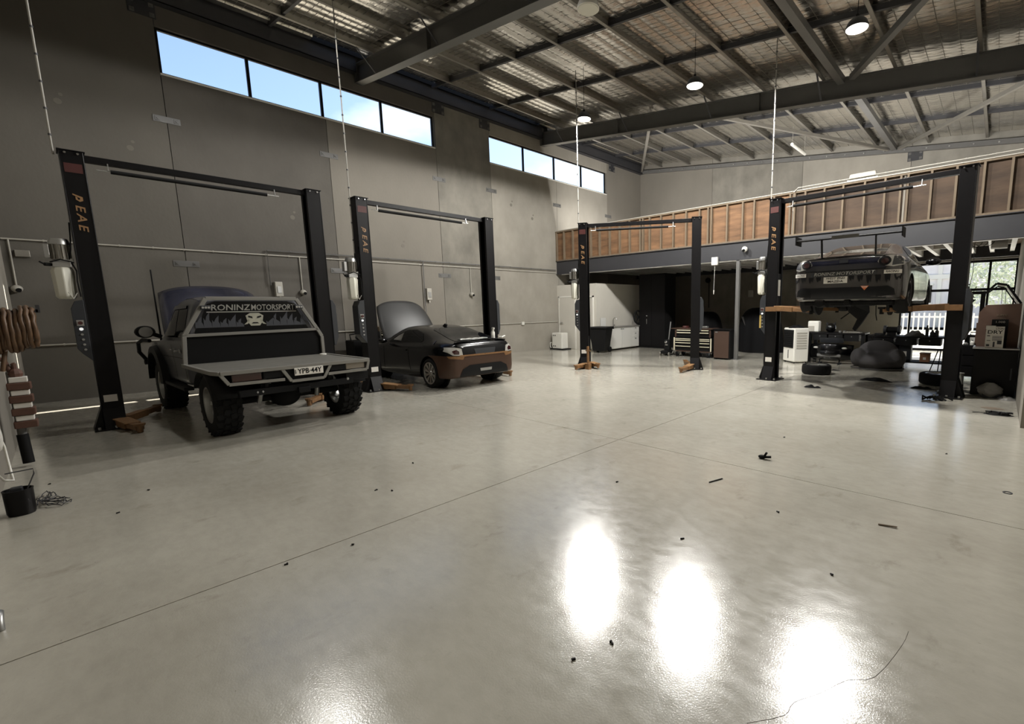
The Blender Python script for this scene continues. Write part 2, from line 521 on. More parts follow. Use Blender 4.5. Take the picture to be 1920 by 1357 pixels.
# ---------------------------------------------------------------- roof: rafters, purlins, foil blanket
ce = struct('ceiling')
SL = .125
def zr(x): return 8.2 - SL * (x + 13.6)          # underside of the purlins
XE = 4.4
ang = math.atan(SL)
def ibeam(name, y, top, dep, fw, x0, x1, m, par):
    b = MB()
    for z0, z1, w_ in ((-dep, -dep + .018, fw), (-.018, 0, fw), (-dep + .018, -.018, .014)):
        vs = [(x, y + sy * w_ / 2, zr(x) + top + z) for x in (x0, x1) for sy, z in ((-1, z0), (1, z0), (1, z1), (-1, z1))]
        b.add(vs, [(0, 1, 2, 3), (7, 6, 5, 4), (0, 4, 5, 1), (1, 5, 6, 2), (2, 6, 7, 3), (3, 7, 4, 0)])
    for xs in (x0 + .01, -9.9, -5.2):
        b.add([(xs + dx, y + sy, zr(xs) + top + z) for dx in (0, .02) for sy, z in ((-fw / 2, -dep), (fw / 2, -dep), (fw / 2, 0), (-fw / 2, 0))],
              [(0, 1, 2, 3), (7, 6, 5, 4), (0, 4, 5, 1), (1, 5, 6, 2), (2, 6, 7, 3), (3, 7, 4, 0)])
    return b.build(name, m, par)
for y in (6.07, 12.80):
    ibeam('rafter', y, -.01, .47, .21, XW + .02, XE, M_steel, ce)
PX = (-12.4, -10.94, -9.48, -8.02, -6.55, -5.08, -3.65, -2.18, -.72, .74, 2.2, 3.66, 4.4)
for x in PX:
    b = MB(); z = zr(x)
    # C purlin: web, two flanges, lips
    b.box(x - .003, x + .003, YN, YB, z, z + .2); b.box(x, x + .07, YN, YB, z, z + .004); b.box(x, x + .07, YN, YB, z + .196, z + .2)
    b.box(x + .066, x + .07, YN, YB, z, z + .02)
    b.build('purlin', M_steel_lt, ce)
BY = (2.0, 4.0, 8.15, 10.25, 14.9, 17.0)
for y in BY:
    xs = [-13.35] + list(PX)
    for i in range(len(xs) - 1):
        MB().bar((xs[i] + .01, y, zr(xs[i]) + .10), (xs[i + 1] - .01, y, zr(xs[i + 1]) + .10), .06, .10).build('bridging', M_steel_dk, ce)
# eave beam and closing angle
for y0, y1 in ((YN, 5.95), (6.19, 12.68), (12.92, YB)):
    b = MB(); b.box(XW, XW + .012, y0, y1, 7.93, 8.30); b.box(XW, XW + .2, y0, y1, 8.285, 8.30); b.box(XW, XW + .2, y0, y1, 7.93, 7.945)
    b.box(XW + .188, XW + .2, y0, y1, 7.93, 8.30)
    b.build('eave_beam', M_steel_dk, ce)
b = MB()
vs = [(x, yy, zr(x) + dz) for x in (XW, XF) for yy, dz in ((YB - .1, -.24), (YB, -.24), (YB, -.09), (YB - .1, -.09))]
b.add(vs, [(0, 1, 2, 3), (7, 6, 5, 4), (0, 4, 5, 1), (1, 5, 6, 2), (2, 6, 7, 3), (3, 7, 4, 0)])
an = b.build('closing_angle', M_steel, ce)
b = MB()
for i in range(22):
    x = -13 + i * .6; b.cyl((x, YB - .1, zr(x) - .17), (x, YB - .125, zr(x) - .17), .025, 6)
b.build('bolt', M_alu, an)
# long strut and wind braces
def rbar(name, p, q, w_, h, dz, m=M_steel):
    MB().bar((p[0], p[1], zr(p[0]) + dz), (q[0], q[1], zr(q[0]) + dz), w_, h).build(name, m, ce)
rbar('strut', (-3.22, YN, 0), (-3.22, 12.7, 0), .15, .15, -.09)
rbar('strut', (-3.1, 12.9, 0), (-3.1, 19.15, 0), .15, .15, -.09)
rbar('brace', (-2.95, 12.5, 0), (.9, 6.2, 0), .12, .12, -.12)
rbar('brace', (-2.95, 19.05, 0), (.9, 13.1, 0), .09, .09, -.14, M_steel_lt)
rbar('brace', (-13.4, 19.1, 0), (-8.75, 12.95, 0), .09, .09, -.14, M_steel_lt)
rbar('brace', (-7.2, 12.95, 0), (-3.25, 19.05, 0), .09, .09, -.14, M_steel_lt)
# fly braces from purlin to rafter flange
for y in (6.07, 12.8):
    for x in (-12.4, -9.48, -6.55, -3.65, -.72):
        for s in ((-1, 1) if x in (-9.48, -3.65) else (-1,)):
            MB().bar((x, y + s * .55, zr(x) + .03), (x, y + s * .09, zr(x) - .45), .04, .008).build('fly_brace', M_steel_dk, ce)

M_foil = mat('foil_blanket', rgb(226, 223, 216), .22, metal=1.0, bump=.28, bscale=6, stretch=(.8, 3.4, 1))
M_wire = mat('safety_wire', rgb(128, 124, 116), .5, metal=.3)
random.seed(3)
def foil(x0, x1, y0, y1):
    """one blanket run between two purlins, bulging down between the wires of the safety mesh"""
    nx = max(8, int((x1 - x0) / .058)); ny = int((y1 - y0) / .05)
    sx = (x1 - x0) / max(1, round((x1 - x0) / .29))
    vs = []
    for i in range(nx + 1):
        x = x0 + (x1 - x0) * i / nx
        ax = abs(math.sin(PI * (x - x0) / sx))
        for j in range(ny + 1):
            y = y0 + (y1 - y0) * j / ny
            yy = y + .05 * noise.noise((x * 2.2, y * 1.3, 1.7))
            ay = abs(math.sin(PI * yy / .15))
            n1 = noise.noise((x * 1.3, y * .5, 5.1)); n2 = noise.noise((x * 1.6, y * 8, 2.2))
            z = zr(x) + .155 - (.014 + .006 * n1) * (ax ** .8) * (.7 + .3 * ay) + .006 * n2 + .014 * n1
            vs.append((x, y, z))
    kk = ny + 1
    b = MB(); b.v = vs
    b.f = [(i * kk + j, i * kk + j + 1, (i + 1) * kk + j + 1, (i + 1) * kk + j) for i in range(nx) for j in range(ny)]
    me = bpy.data.meshes.new('insulation'); me.from_pydata(b.v, [], b.f); me.materials.append(M_foil)
    link('insulation', me, ce, 180)
    wv = MB()
    q = round((x1 - x0) / sx)
    for i in range(1, q):
        x = x0 + i * sx; wv.bar((x, y0, zr(x) + .148), (x, y1, zr(x) + .148), .005, .005)
    y = math.ceil(y0 / .15) * .15
    while y < y1:
        wv.bar((x0, y, zr(x0) + .146), (x1, y, zr(x1) + .146), .0045, .0045); y += .15
    o = wv.build('wire_mesh', M_wire, ce); o['kind'] = 'stuff'
EX = [-13.15] + list(PX)
for i in range(len(EX) - 1):
    foil(EX[i] + .004, EX[i + 1] - .004, YN, YB)
# roof sheet above; a narrow slot beside the eave lets one blade of sun in
def sheet(x0, x1, y0, y1):
    b = MB(); vs = [(x, y, zr(x) + dz) for dz in (.22, .26) for x, y in ((x0, y0), (x1, y0), (x1, y1), (x0, y1))]
    b.add(vs, [(0, 3, 2, 1), (4, 5, 6, 7), (0, 1, 5, 4), (1, 2, 6, 5), (2, 3, 7, 6), (3, 0, 4, 7)])
    b.build('roof_sheet', M_steel_dk, ce)
sheet(-13.15, 4.7, YN - .3, YB + .3)
sheet(-13.9, -13.33, YN - .3, YB + .3)
sheet(-13.33, -13.15, YN - .3, 4.85)
sheet(-13.33, -13.15, 12.3, YB + .3)
MB().box(-13.35, -13.33, YN, YB, 8.28, zr(-13.33) + .26).build('eave_closer', M_blackm, ce)  # added black strip that hides the sky beyond the slot
for y0, y1 in ((YN, 4.85), (12.3, YB)):
    MB().box(-13.33, -13.146, y0, y1, zr(-13.3) + .10, zr(-13.3) + .14).build('insulation', M_foil, ce)

# ---------------------------------------------------------------- mezzanine
mz = struct('mezzanine_floor')
YM = 13.38
b = MB()
b.box(XW, XR, YM + .05, YM + .064, 2.965, 3.49); b.box(XW, XR, YM, YM + .2, 3.472, 3.49); b.box(XW, XR, YM, YM + .2, 2.965, 2.983)
b.build('edge_beam', M_steel_dk, mz)
MB().box(XW, XF, YM + .06, YB, 3.33, 3.36).build('deck', mat('particle_board', rgb(120, 104, 84), .8, var=.15, vscale=30), mz)
M_joist = mat('galvanised_joist', rgb(222, 221, 218), .5, metal=.15)
x = .21
while x > XW + .2:
    j = MB(); j.box(x - .003, x + .003, YM + .07, YB - .3, 3.12, 3.33); j.box(x - .10, x, YM + .07, YB - .3, 3.12, 3.126)
    j.build('joist', M_joist, mz)
    for y in (14.9, 16.9):
        MB().box(x - .44, x - .004, y, y + .05, 3.16, 3.32).build('noggin', M_joist, mz)
    x -= .445
b = MB(); b.box(XW, XR, YB - .3, YB - .28, 2.98, 3.36); b.box(XW, XR, YB - .4, YB - .28, 2.98, 2.996)
b.build('edge_beam', M_steel_dk, mz)
MB().box(-13.3, XR, YM + .02, YM + .04, 2.945, 2.965).build('cable_tray', M_white, mz)
b = MB(); b.box(-5.99, -5.89, 13.40, 13.50, 0.012, 2.965); b.box(-6.06, -5.82, 13.33, 13.57, 0, .012)
tag(b.build('steel_post', M_steel, None), 'square grey steel post holding up the mezzanine edge beam beside the black cupboard', 'post')

wm = struct('wall_mezzanine')
MB().box(XW, XR, YM + .01, YM + .1, 3.49, 3.535).build('bottom_plate', M_timber, wm)
MB().box(XW, XR, YM + .01, YM + .1, 4.60, 4.645).build('top_plate', M_timber, wm)
MB().box(XW, XR, YM - .01, YM + .13, 4.645, 4.665).build('capping', M_pipe, wm)
ST = (-13.56, -13.15, -12.67, -12.2, -11.74, -11.31, -10.83, -10.37, -9.93, -9.48, -9.36, -9.09, -8.64, -8.17, -7.7, -7.23, -6.94, -6.83, -6.32, -5.84, -5.5,
      -4.94, -4.51, -4.39, -4.12, -3.65, -3.21, -2.73, -2.3, -1.98, -1.84, -1.39, -.94, -.47, -.02, .31)
for x in ST:
    MB().box(x - .022, x + .022, YM + .01, YM + .1, 3.535, 4.6).build('stud', M_timber, wm)
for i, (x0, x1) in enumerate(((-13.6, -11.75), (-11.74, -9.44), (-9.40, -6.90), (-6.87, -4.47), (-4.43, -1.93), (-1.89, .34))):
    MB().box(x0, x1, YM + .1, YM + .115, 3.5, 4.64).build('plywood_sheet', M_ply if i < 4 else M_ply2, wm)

# ---------------------------------------------------------------- small white office under the mezzanine
wo = struct('wall_office')
ZO = 2.49
MB().box(XW, -11.5, 13.42, 13.5, 0, ZO).build('panel', M_white_wall, wo)
MB().box(-11.58, -11.5, 13.5, 16.3, 0, ZO).build('panel', M_white_wall, wo)
MB().box(XW, -11.5, 13.42, 16.3, ZO, ZO + .05).build('roof_panel', M_white_wall, wo)
d1 = struct('door_1')
MB().box(-13.45, -12.62, 13.385, 13.42, 0.01, 2.05).build('leaf', M_white_wall, d1, bevel=.004)
b = MB()
b.box(-13.50, -13.45, 13.38, 13.42, 0, 2.1); b.box(-12.62, -12.57, 13.38, 13.42, 0, 2.1); b.box(-13.5, -12.57, 13.38, 13.42, 2.05, 2.1)
b.build('frame', M_white, d1)
b = MB(); b.cyl((-13.36, 13.385, 1.04), (-13.36, 13.33, 1.04), .028, 12); b.bar((-13.36, 13.335, 1.04), (-13.22, 13.335, 1.04), .02, .02)
b.build('handle', M_alu, d1)
d2 = struct('door_2')
MB().box(-12.05, -11.68, 13.40, 13.42, .01, 2.03).build('leaf', M_white_wall, d2)
b = MB(); b.box(-12.1, -12.05, 13.37, 13.42, 0, 2.08); b.box(-11.68, -11.63, 13.37, 13.42, 0, 2.08); b.box(-12.1, -11.63, 13.37, 13.42, 2.03, 2.08)
b.build('frame', M_white, d2)

# ---------------------------------------------------------------- shopfront of the back wall
sf = struct('window_4')
YG = YB + .1
b = MB()
for x in (-2.58, -2.30, -1.26, -.30, .33): b.box(x - .03, x + .03, YG - .05, YG + .05, 0, 2.93)
for z, x0, x1 in ((2.9, -2.6, .36), (2.02, -2.6, .36), (.05, -2.6, -1.26), (.05, -.3, .36)): b.box(x0, x1, YG - .05, YG + .05, z - .04, z + .04)
b.build('frame', M_black, sf)
for x0, x1 in ((-2.55, -2.33), (-2.27, -1.29), (-1.23, -.33), (-.27, .30)):
    MB().box(x0, x1, YG - .004, YG + .004, 2.06, 2.86).build('pane', M_glass, sf)
    if x0 != -1.23: MB().box(x0, x1, YG - .004, YG + .004, .09, 1.98).build('pane', M_glass, sf)
dr = struct('door_3')
b = MB(); b.box(-1.22, -1.1, YG - .03, YG + .03, .02, 1.97); b.box(-.46, -.34, YG - .03, YG + .03, .02, 1.97)
b.box(-1.1, -.46, YG - .03, YG + .03, .02, .14); b.box(-1.1, -.46, YG - .03, YG + .03, 1.87, 1.97)
b.build('frame', M_black, dr)
MB().box(-1.1, -.46, YG - .004, YG + .004, .14, 1.87).build('pane', M_glass, dr)
MB().cyl((-1.05, YG - .08, .9), (-1.05, YG - .08, 1.3), .014, 8).build('handle', M_alu, dr)

# ---------------------------------------------------------------- outside
MB().box(-150, 150, -100, 200, -.4, -.3).build('ground', mat('bare_ground', rgb(128, 120, 105), .9, var=.1, vscale=.5))['kind'] = 'structure'
MB().box(-16, 12, YB + .2, 27, -.3, -.02).build('pavement', mat('sunlit_pavement', rgb(205, 200, 190), .8, var=.06, vscale=2))['kind'] = 'structure'
MB().box(-30, 30, 27, 36, -.3, -.08).build('road', mat('asphalt', rgb(190, 186, 178), .9, var=.1, vscale=6))['kind'] = 'structure'
fa = thing('building', 'pale blue-grey clad building with white window bands across the road', 'building', (-2, 40, 0))
fa_b = MB().box(-16, 2.6, 0, 8, -.1, 6.2).build('wall', mat('blue_grey_cladding', rgb(226, 222, 222), .7, var=.05, vscale=3), fa)
for x in (-3.4, -1.2, 1.5):
    MB().box(x - .12, x + .12, -.12, 0, 0, 6.2).build('pilaster', M_white, fa)
for x in (-5.2, -2.3, .1): 
    f = MB(); f.box(x - .7, x + .7, -.06, 0, 1.6, 2.8); f.build('window', M_tint, fa)
    f = MB(); f.box(x - .78, x + .78, -.1, 0, 1.5, 1.6); f.box(x - .78, x + .78, -.1, 0, 2.8, 2.9); f.box(x - .03, x + .03, -.1, 0, 1.6, 2.8); f.build('window_frame', M_white, fa)
MB().box(-16, 2.6, -.15, 0, 3.2, 3.5).build('fascia', M_white, fa)
fn = thing('picket_fence', 'white picket fence on the far side of the pavement', 'fence', (-4, 26.6, -.02))
for i in range(40):
    MB().box(i * .2 - .03, i * .2 + .03, 0, .02, .05, 1.15 + .03 * (i % 2)).build('picket', M_white, fn)
for z in (.3, .95): MB().box(-.1, 7.9, .02, .06, z, z + .07).build('rail', M_white, fn)
random.seed(5)
tr = thing('tree', 'leafy pale green tree beyond the fence at the glazed corner', 'tree', (.8, 31, -.08))
MB().cyl((0, 0, 0), (0, 0, 2.4), .16, 8, .1).build('trunk', mat('bark', rgb(96, 84, 70), .9), tr)
b = MB()
for i in range(2600):
    a = random.random() * 2 * PI; e = random.uniform(-1, 1); r = random.random() ** .33
    c = Vector((math.cos(a) * math.sqrt(1 - e * e) * r * 2.4, math.sin(a) * math.sqrt(1 - e * e) * r * 1.6, 3.0 + e * r * 2.3))
    d = Vector((random.uniform(-1, 1), random.uniform(-1, 1), random.uniform(-1, 1))).normalized() * .13; u = d.orthogonal().normalized() * .06
    b.add([c - d, c + u, c + d, c - u], [(0, 1, 2, 3)])
o = b.build('foliage', mat('leaf_green', rgb(190, 196, 176), .6, var=.3, vscale=2), tr); o['kind'] = 'stuff'
# ---------------------------------------------------------------- high bay lamps
M_lens_on = mat('lit_lamp_lens', rgb(255, 250, 235), .4, emit=(1, .95, .84, 1), estr=5)
M_lens_off = mat('unlit_lamp_lens', rgb(206, 203, 190), .5)
def high_bay(x, y, z, lit, label, power=1.0):
    t = thing('high_bay_light', label, 'lamp', (x, y, z), 0, 'round high bay lights under the roof')
    MB().lathe([(.02, .16), (.09, .15), (.14, .10), (.17, .03), (.17, 0)], n=20).build('housing', M_boxgrey if lit else M_white, t, 30)
    MB().lathe([(.155, -.012), (.165, 0), (.0, .004)], n=20).build('lens', M_lens_on if lit else M_lens_off, t)
    zc = zr(x) + .02 - z
    b = MB(); b.cyl((0, 0, .16), (0, 0, zc), .006, 5); b.ball((0, 0, .2), .03, 8, 5)
    b.build('suspension_cable', M_blackm, t)
    if lit:
        d = bpy.data.lights.new('high_bay', 'SPOT'); d.energy = LAMP_POWER * 4 * power; d.spot_size = math.radians(180); d.spot_blend = .1; d.shadow_soft_size = .17
        d.color = (1, .98, .94)
        o = bpy.data.objects.new('lamp_glow', d); COL.objects.link(o); o.parent = t; o.location = (0, 0, -.05)
high_bay(-8.25, 9.25, 6.33, True, 'lit high bay light hanging in front of the second rafter, nearest the long window wall')
high_bay(-5.12, 9.2, 6.15, True, 'lit high bay light hanging over the middle of the workshop')
high_bay(-2.12, 9.1, 6.08, True, 'lit high bay light hanging beside the diagonal roof brace')
high_bay(-5.1, 5.85, 6.15, False, 'unlit high bay light hanging near the first rafter')
high_bay(-9.1, 2.6, 6.85, True, 'lit high bay light above the truck bay, seen only as a glow on the floor', .2)

M_tube_on = mat('added_lit_tube', rgb(250, 250, 240), .4, emit=(1, .97, .9, 1), estr=12)
for x, y, lb, lit in ((-5.32, 16.3, 'white tube batten hanging from the roof near the far wall', 0), (1.6, 15.2, 'added lit batten over the unseen end of the mezzanine, nearer one', 1), (1.6, 17.6, 'added lit batten over the unseen end of the mezzanine, farther one', 1)):  # the two lit ones are added out of view to light the back bay
    z = 6.62 if not lit else 5.3
    t = thing('batten_light', lb, 'lamp', (x, y, z))
    MB().cyl((0, -.55, 0), (0, .75, 0), .05, 12).build('tube', M_tube_on if lit else M_white, t, 40)
    h = zr(x) - z
    b = MB(); b.cyl((0, -.5, .04), (0, -.5, h), .006, 5); b.cyl((0, .7, .04), (0, .7, h), .006, 5); b.build('suspension_wire', M_pipe, t)
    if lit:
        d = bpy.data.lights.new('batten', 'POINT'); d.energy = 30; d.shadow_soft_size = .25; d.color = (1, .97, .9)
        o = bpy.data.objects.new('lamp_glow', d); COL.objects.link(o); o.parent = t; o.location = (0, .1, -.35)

for x in (-11.2, -7.6, -4.0, -.8):  # added lamps, hidden by the timber wall, that brighten the back bay
    t = thing('added_batten', 'added unseen batten inside the mezzanine timber wall, ' + {-11.2: 'nearest the window wall', -7.6: 'behind the empty lift', -4.0: 'behind the lift with the raised car', -.8: 'nearest the right wall'}[x], 'lamp', (x, YM + .2, 4.2), 0, 'added battens behind the mezzanine timber wall')
    MB().box(-.62, .62, -.08, -.03, -.04, .04).build('batten_body', M_white, t)
    MB().cyl((-.6, 0, 0), (.6, 0, 0), .022, 10).build('tube', M_tube_on, t, 40)
    d = bpy.data.lights.new('batten', 'AREA'); d.energy = 230 if x < -6 else (190 if x < -2 else 95); d.shape = 'RECTANGLE'; d.size = 1.2; d.size_y = .08; d.color = (1, .98, .94)
    o = bpy.data.objects.new('lamp_glow', d); COL.objects.link(o); o.parent = t; o.location = (0, .03, .03); o.rotation_euler = (math.radians(118), 0, 0)

# ---------------------------------------------------------------- two-post lifts
def emblem(m, par, pos, right, upv, s):
    """small wing shaped emblem before the letters"""
    pts = [(-.5, -.5), (-.32, -.5), (.02, .15), (.2, .15), (.28, 0), (.12, -.08), (-.05, -.08), (-.13, -.26), (.25, -.26), (.52, .1), (.36, .42), (-.12, .42)]
    right = Vector(right).normalized(); upv = Vector(upv).normalized(); n = right.cross(upv)
    vs = []; 
    for e in (0, .0015): vs += [Vector(pos) + right * (p[0] * s) + upv * (p[1] * s) + n * e for p in pts]
    q = len(pts); b = MB()
    b.add(vs, [tuple(range(q, 2 * q)), tuple(range(q))[::-1]] + [(i, (i + 1) % q, q + (i + 1) % q, q + i) for i in range(q)])
    return b.build('emblem', m, par)

def lift(label, loc, rz, d, arms, cz=.12, motor=True, place=''):
    """u along +X from the power post to the other post; the lettered side looks along -Y"""
    t = thing('two_post_lift', label, 'car lift', loc, rz, 'black two post car lifts')
    HT = 3.84
    for i, u in enumerate((0, d)):
        s = 1 if i == 0 else -1                           # inward
        b = MB(); w_, dp, th = .115, .14, .014
        b.box(u - s * w_, u - s * (w_ - th), -dp, dp, .02, HT)
        for sy in (-1, 1):
            b.box(u - s * w_, u + s * w_, sy * dp, sy * (dp - th), .02, HT)
            b.box(u + s * (w_ - th), u + s * w_, sy * dp, sy * (dp - .06), .02, HT)
        c = b.build('post', M_black, t, bevel=.004)
        # flared foot and base plate
        b = MB()
        b.box(u - .22, u + .22, -.27, .2, 0, .02)
        bp = b.build('base_plate', M_black, t, bevel=.003)
        b = MB()
        b.prism([(u - s * .115, .02), (u - s * .22, .02), (u - s * .115, .34)], -.13, .13, 'Y')
        b.prism([(-.14, .02), (-.25, .02), (-.14, .30)], u - .11, u + .11, 'X')
        b.build('gusset', M_black, t)
        b = MB()
        for sx in (-.17, 0, .17):
            for yy in (-.235, .165): b.cyl((u + sx, yy, .02), (u + sx, yy, .055), .018, 6)
        b.build('bolt', M_alu, bp)
        MB().box(u - .13, u + .13, -.155, .155, HT, HT + .012).build('cap_plate', M_black, t)
        b = MB()
        for sx in (-.06, .06): b.cyl((u + sx, -.15, HT - .03), (u + sx, -.165, HT - .03), .014, 8)
        b.build('cap_bolt', M_chrome, t)
        # sliding carriage
        b = MB(); b.box(u - s * .09, u + s * .10, -.075, .075, max(.1, cz - .05), cz + .75)
        cg = b.build('carriage', M_blackm, t)
        if cz > 1: 
            MB().box(u + s * .05, u + s * .11, -.05, .05, cz + .28, cz + .62).build('lock_cover', M_pipe, cg)
            b = MB(); b.box(u - s * .1, u + s * .42, -.19, -.06, cz - .05, cz + .05); b.build('arm_bracket', M_orange, cg, bevel=.004)
        # cover box on the outer side with clipped corners
        z0, z1 = 1.0, 1.86
        if i == 0:
            b = MB(); b.prism([(u - .115, z0), (u - .115, z1), (u - .2, z1 - .02), (u - .245, z1 - .12), (u - .245, z0 + .18), (u - .21, z0 + .12)], -.15, .12, 'Y')
            cb = b.build('control_box', M_boxgrey, t, bevel=.006)
            xx = u - .18
            b = MB(); b.box(xx - .035, xx + .035, -.158, -.15, 1.50, 1.58); sw = b.build('switch_plate', M_alu, cb)
            MB().cyl((xx, -.158, 1.54), (xx, -.185, 1.54), .024, 12).build('switch', M_red, cb)
            MB().cyl((xx, -.15, 1.455), (xx, -.165, 1.455), .021, 12).build('pilot_light', mat('pilot_white', rgb(235, 240, 240), .3, emit=(1, 1, 1, 1), estr=.5), cb)
            for k_ in range(4):
                MB().cyl((xx + .003 * k_, -.15, 1.38 - .07 * k_), (xx + .003 * k_, -.163, 1.38 - .07 * k_), .015, 10).build('button', M_alu, cb)
        else:
            b = MB(); b.prism([(u + .115, z0), (u + .115, z1), (u + .15, z1), (u + .2, z1 - .1), (u + .2, z0 + .15), (u + .15, z0)], -.15, .12, 'Y')
            b.build('cover_box', M_boxgrey, t, bevel=.006)
            b = MB(); b.box(u + .2, u + .21, -.13, .10, 1.15, 1.6); b.build('cover_rib', M_boxgrey, t)
    # hoses / crossbar
    b = MB(); b.bar((.1, 0, 3.79), (d - .1, 0, 3.79), .10, .085); b.build('crossbar', M_black, t, bevel=.004)
    b = MB(); b.cyl((.36, -.06, 3.655), (d * .76, -.06, 3.655), .028, 10)
    sb = b.build('shutoff_bar', M_blackm, t, 40)
    b = MB(); b.cyl((.22, -.06, 3.655), (.36, -.06, 3.655), .008, 6); b.cyl((d * .76, -.06, 3.655), (d * .82, -.06, 3.655), .008, 6)
    b.bar((.34, -.06, 3.66), (.34, -.04, 3.76), .03, .012); b.bar((d * .80, -.06, 3.66), (d * .80, -.04, 3.76), .03, .012)
    b.build('bar_hanger', M_alu, sb)
    # lettered front of the power post
    y = -.1415
    pst = t
    emblem(M_gold, pst, (0, y, 3.235), (0, 0, -1), (1, 0, 0), .10)
    for k_, ch in enumerate('EAE'):
        lettering(ch, .125, M_gold, pst, (.0, y, 3.10 - .128 * k_), (0, 0, -1), (1, 0, 0), squash=1.35, shear=.18)
    MB().box(-.085, .085, y, y + .002, 3.56, 3.68).build('rating_label', M_red, t)
    if cz > 1: MB().box(-.24, -.20, -.153, -.15, 1.14, 1.42).build('warning_label', mat('yellow_label', rgb(176, 150, 80), .6), t)
    MB().box(-.08, .06, y, y + .002, .40, .50).build('serial_plate', M_paper, t)
    # power unit
    if motor:
        xo = -.26
        b = MB(); b.lathe([(.0, 1.87), (.075, 1.87), (.10, 1.90), (.112, 2.25), (.095, 2.30), (0, 2.30)], (xo, -.02, 0), n=8)
        b.build('oil_tank', M_cream, t, 25, bevel=.008)
        b = MB(); b.box(xo - .08, xo + .09, -.10, .08, 2.30, 2.37); b.box(xo - .05, xo + .12, -.07, .05, 2.36, 2.42)
        b.build('valve_block', M_alu, t, bevel=.006)
        b = MB(); b.cyl((xo + .01, -.01, 2.40), (xo + .01, -.01, 2.62), .085, 14)
        for k_ in range(14):
            a = 2 * PI * k_ / 14; b.cbox((xo + .01 + .092 * math.cos(a), -.01 + .092 * math.sin(a), 2.51), (.02, .006, .2), a)
        mo = b.build('motor', M_steel_lt, t)
        MB().lathe([(.0, 2.69), (.085, 2.68), (.102, 2.64), (.102, 2.60), (0, 2.60)], (xo + .01, -.01, 0), n=16).build('motor_cap', M_alu, t, 30)
        b = MB(); b.box(xo - .14, xo - .085, -.06, .05, 2.42, 2.60); b.build('terminal_box', M_alu, t, bevel=.008)
        b = MB(); b.tube([(xo + .09, -.08, 2.38), (xo + .13, -.13, 2.25), (-.14, -.15, 2.1), (-.13, -.15, 1.9)], .009, 6)
        b.tube([(xo + .08, -.06, 2.40), (-.15, -.12, 2.55), (-.135, -.1, 2.72), (-.125, -.1, 2.9)], .009, 6)
        b.tube([(xo - .1, -.1, 2.36), (xo, -.12, 2.40), (-.14, -.13, 2.36)], .009, 6)
        b.build('hydraulic_hose', M_blackm, t)
        b = MB(); b.cyl((xo - .09, -.05, 2.33), (xo - .15, -.09, 2.33), .022, 8); b.cyl((xo - .15, -.09, 2.33), (xo - .19, -.12, 2.36), .01, 6)
        b.build('lowering_lever', M_blackm, t)
        b = MB(); b.bar((-.2, -.15, 1.87), (-.16, -.16, 1.95), .02, .004); b.bar((-.2, -.15, 1.87), (-.24, -.16, 1.96), .02, .004)
        b.build('cable_tie', M_white, t)
    for (p, q, w0) in arms:
        p = Vector(p); q = Vector(q); b = MB(); d_ = (q - p).normalized()
        m_ = p.lerp(q, .55)
        b.bar(p, m_, .13, .10); b.bar(m_, q, .10, .075)
        a = b.build('swing_arm', M_orange, t, bevel=.005)
        if w0:
            r = Vector((d_.y, -d_.x, 0))
            b = MB(); b.bar(p + d_ * .05 + Vector((0, 0, .06)), p + d_ * .46 + Vector((0, 0, .035)), .17, .02)
            b.build('studded_guard', M_knurl, a, bevel=.004)
        b = MB(); b.lathe([(0, .05), (.055, .05), (.065, .06), (.065, .085), (0, .085)], q - Vector((0, 0, .03)), n=12)
        b.cyl(q - Vector((0, 0, .07)), q + Vector((0, 0, .03)), .035, 10)
        b.build('lift_pad', M_orange if cz < 1 else M_blackm, a)
    return t

A0 = .085
R90 = PI / 2
lift('black two post lift standing around the grey tray-back truck', (-9.75, .36, 0), R90, 2.95,
     [((.04, -.14, A0), (.20, -.78, A0 - .01), 1), ((.1, .05, A0), (.55, .8, A0), 0), ((2.9, -.1, A0), (2.35, -.75, A0), 0), ((2.9, .05, A0), (2.4, .85, A0), 0)])
lift('black two post lift standing around the black coupe with bronze bumper', (-9.72, 4.15, 0), R90, 3.03,
     [((.1, -.1, A0), (.42, -.74, A0), 1), ((-.05, .1, A0), (.1, .85, A0), 0), ((3.0, -.1, A0), (2.95, -.82, A0), 1), ((3.0, .05, A0), (2.5, .8, A0), 0)])
lift('empty black two post lift standing in front of the white office and mezzanine', (-8.52, 9.45, 0), math.radians(29), 2.95,
     [((.1, -.08, A0), (-.12, -.62, A0), 1), ((.1, .08, A0), (.42, -.35, A0 + .02), 1), ((2.9, -.1, A0), (2.62, -.85, A0), 1), ((2.9, .05, A0), (2.7, .8, A0), 0)])
lift('black two post lift holding up the dark sports coupe', (-3.72, 10.3, 0), math.radians(-3), 3.18,
     [((.1, -.1, 1.57), (1.0, -.62, 1.52), 0), ((.1, .08, 1.57), (.95, 1.15, 1.52), 0), ((3.06, -.1, 1.57), (2.2, -.62, 1.52), 0), ((3.06, .08, 1.57), (2.2, 1.15, 1.52), 0)], cz=1.55)
b = MB(); b.tube([(.02, 0, .16), (.02, 0, .62)], .035, 8); b.cbox((.02, 0, .5), (.16, .03, .03))
t = thing('stored_arm_extension', 'orange arm extension standing upright against the empty lift post', 'lift part', (-8.20, 9.17, 0))
b.build('extension_tube', M_orange, t)
MB().box(-.05, .09, -.06, .06, 0, .16).build('foot', M_orange, t, bevel=.01)

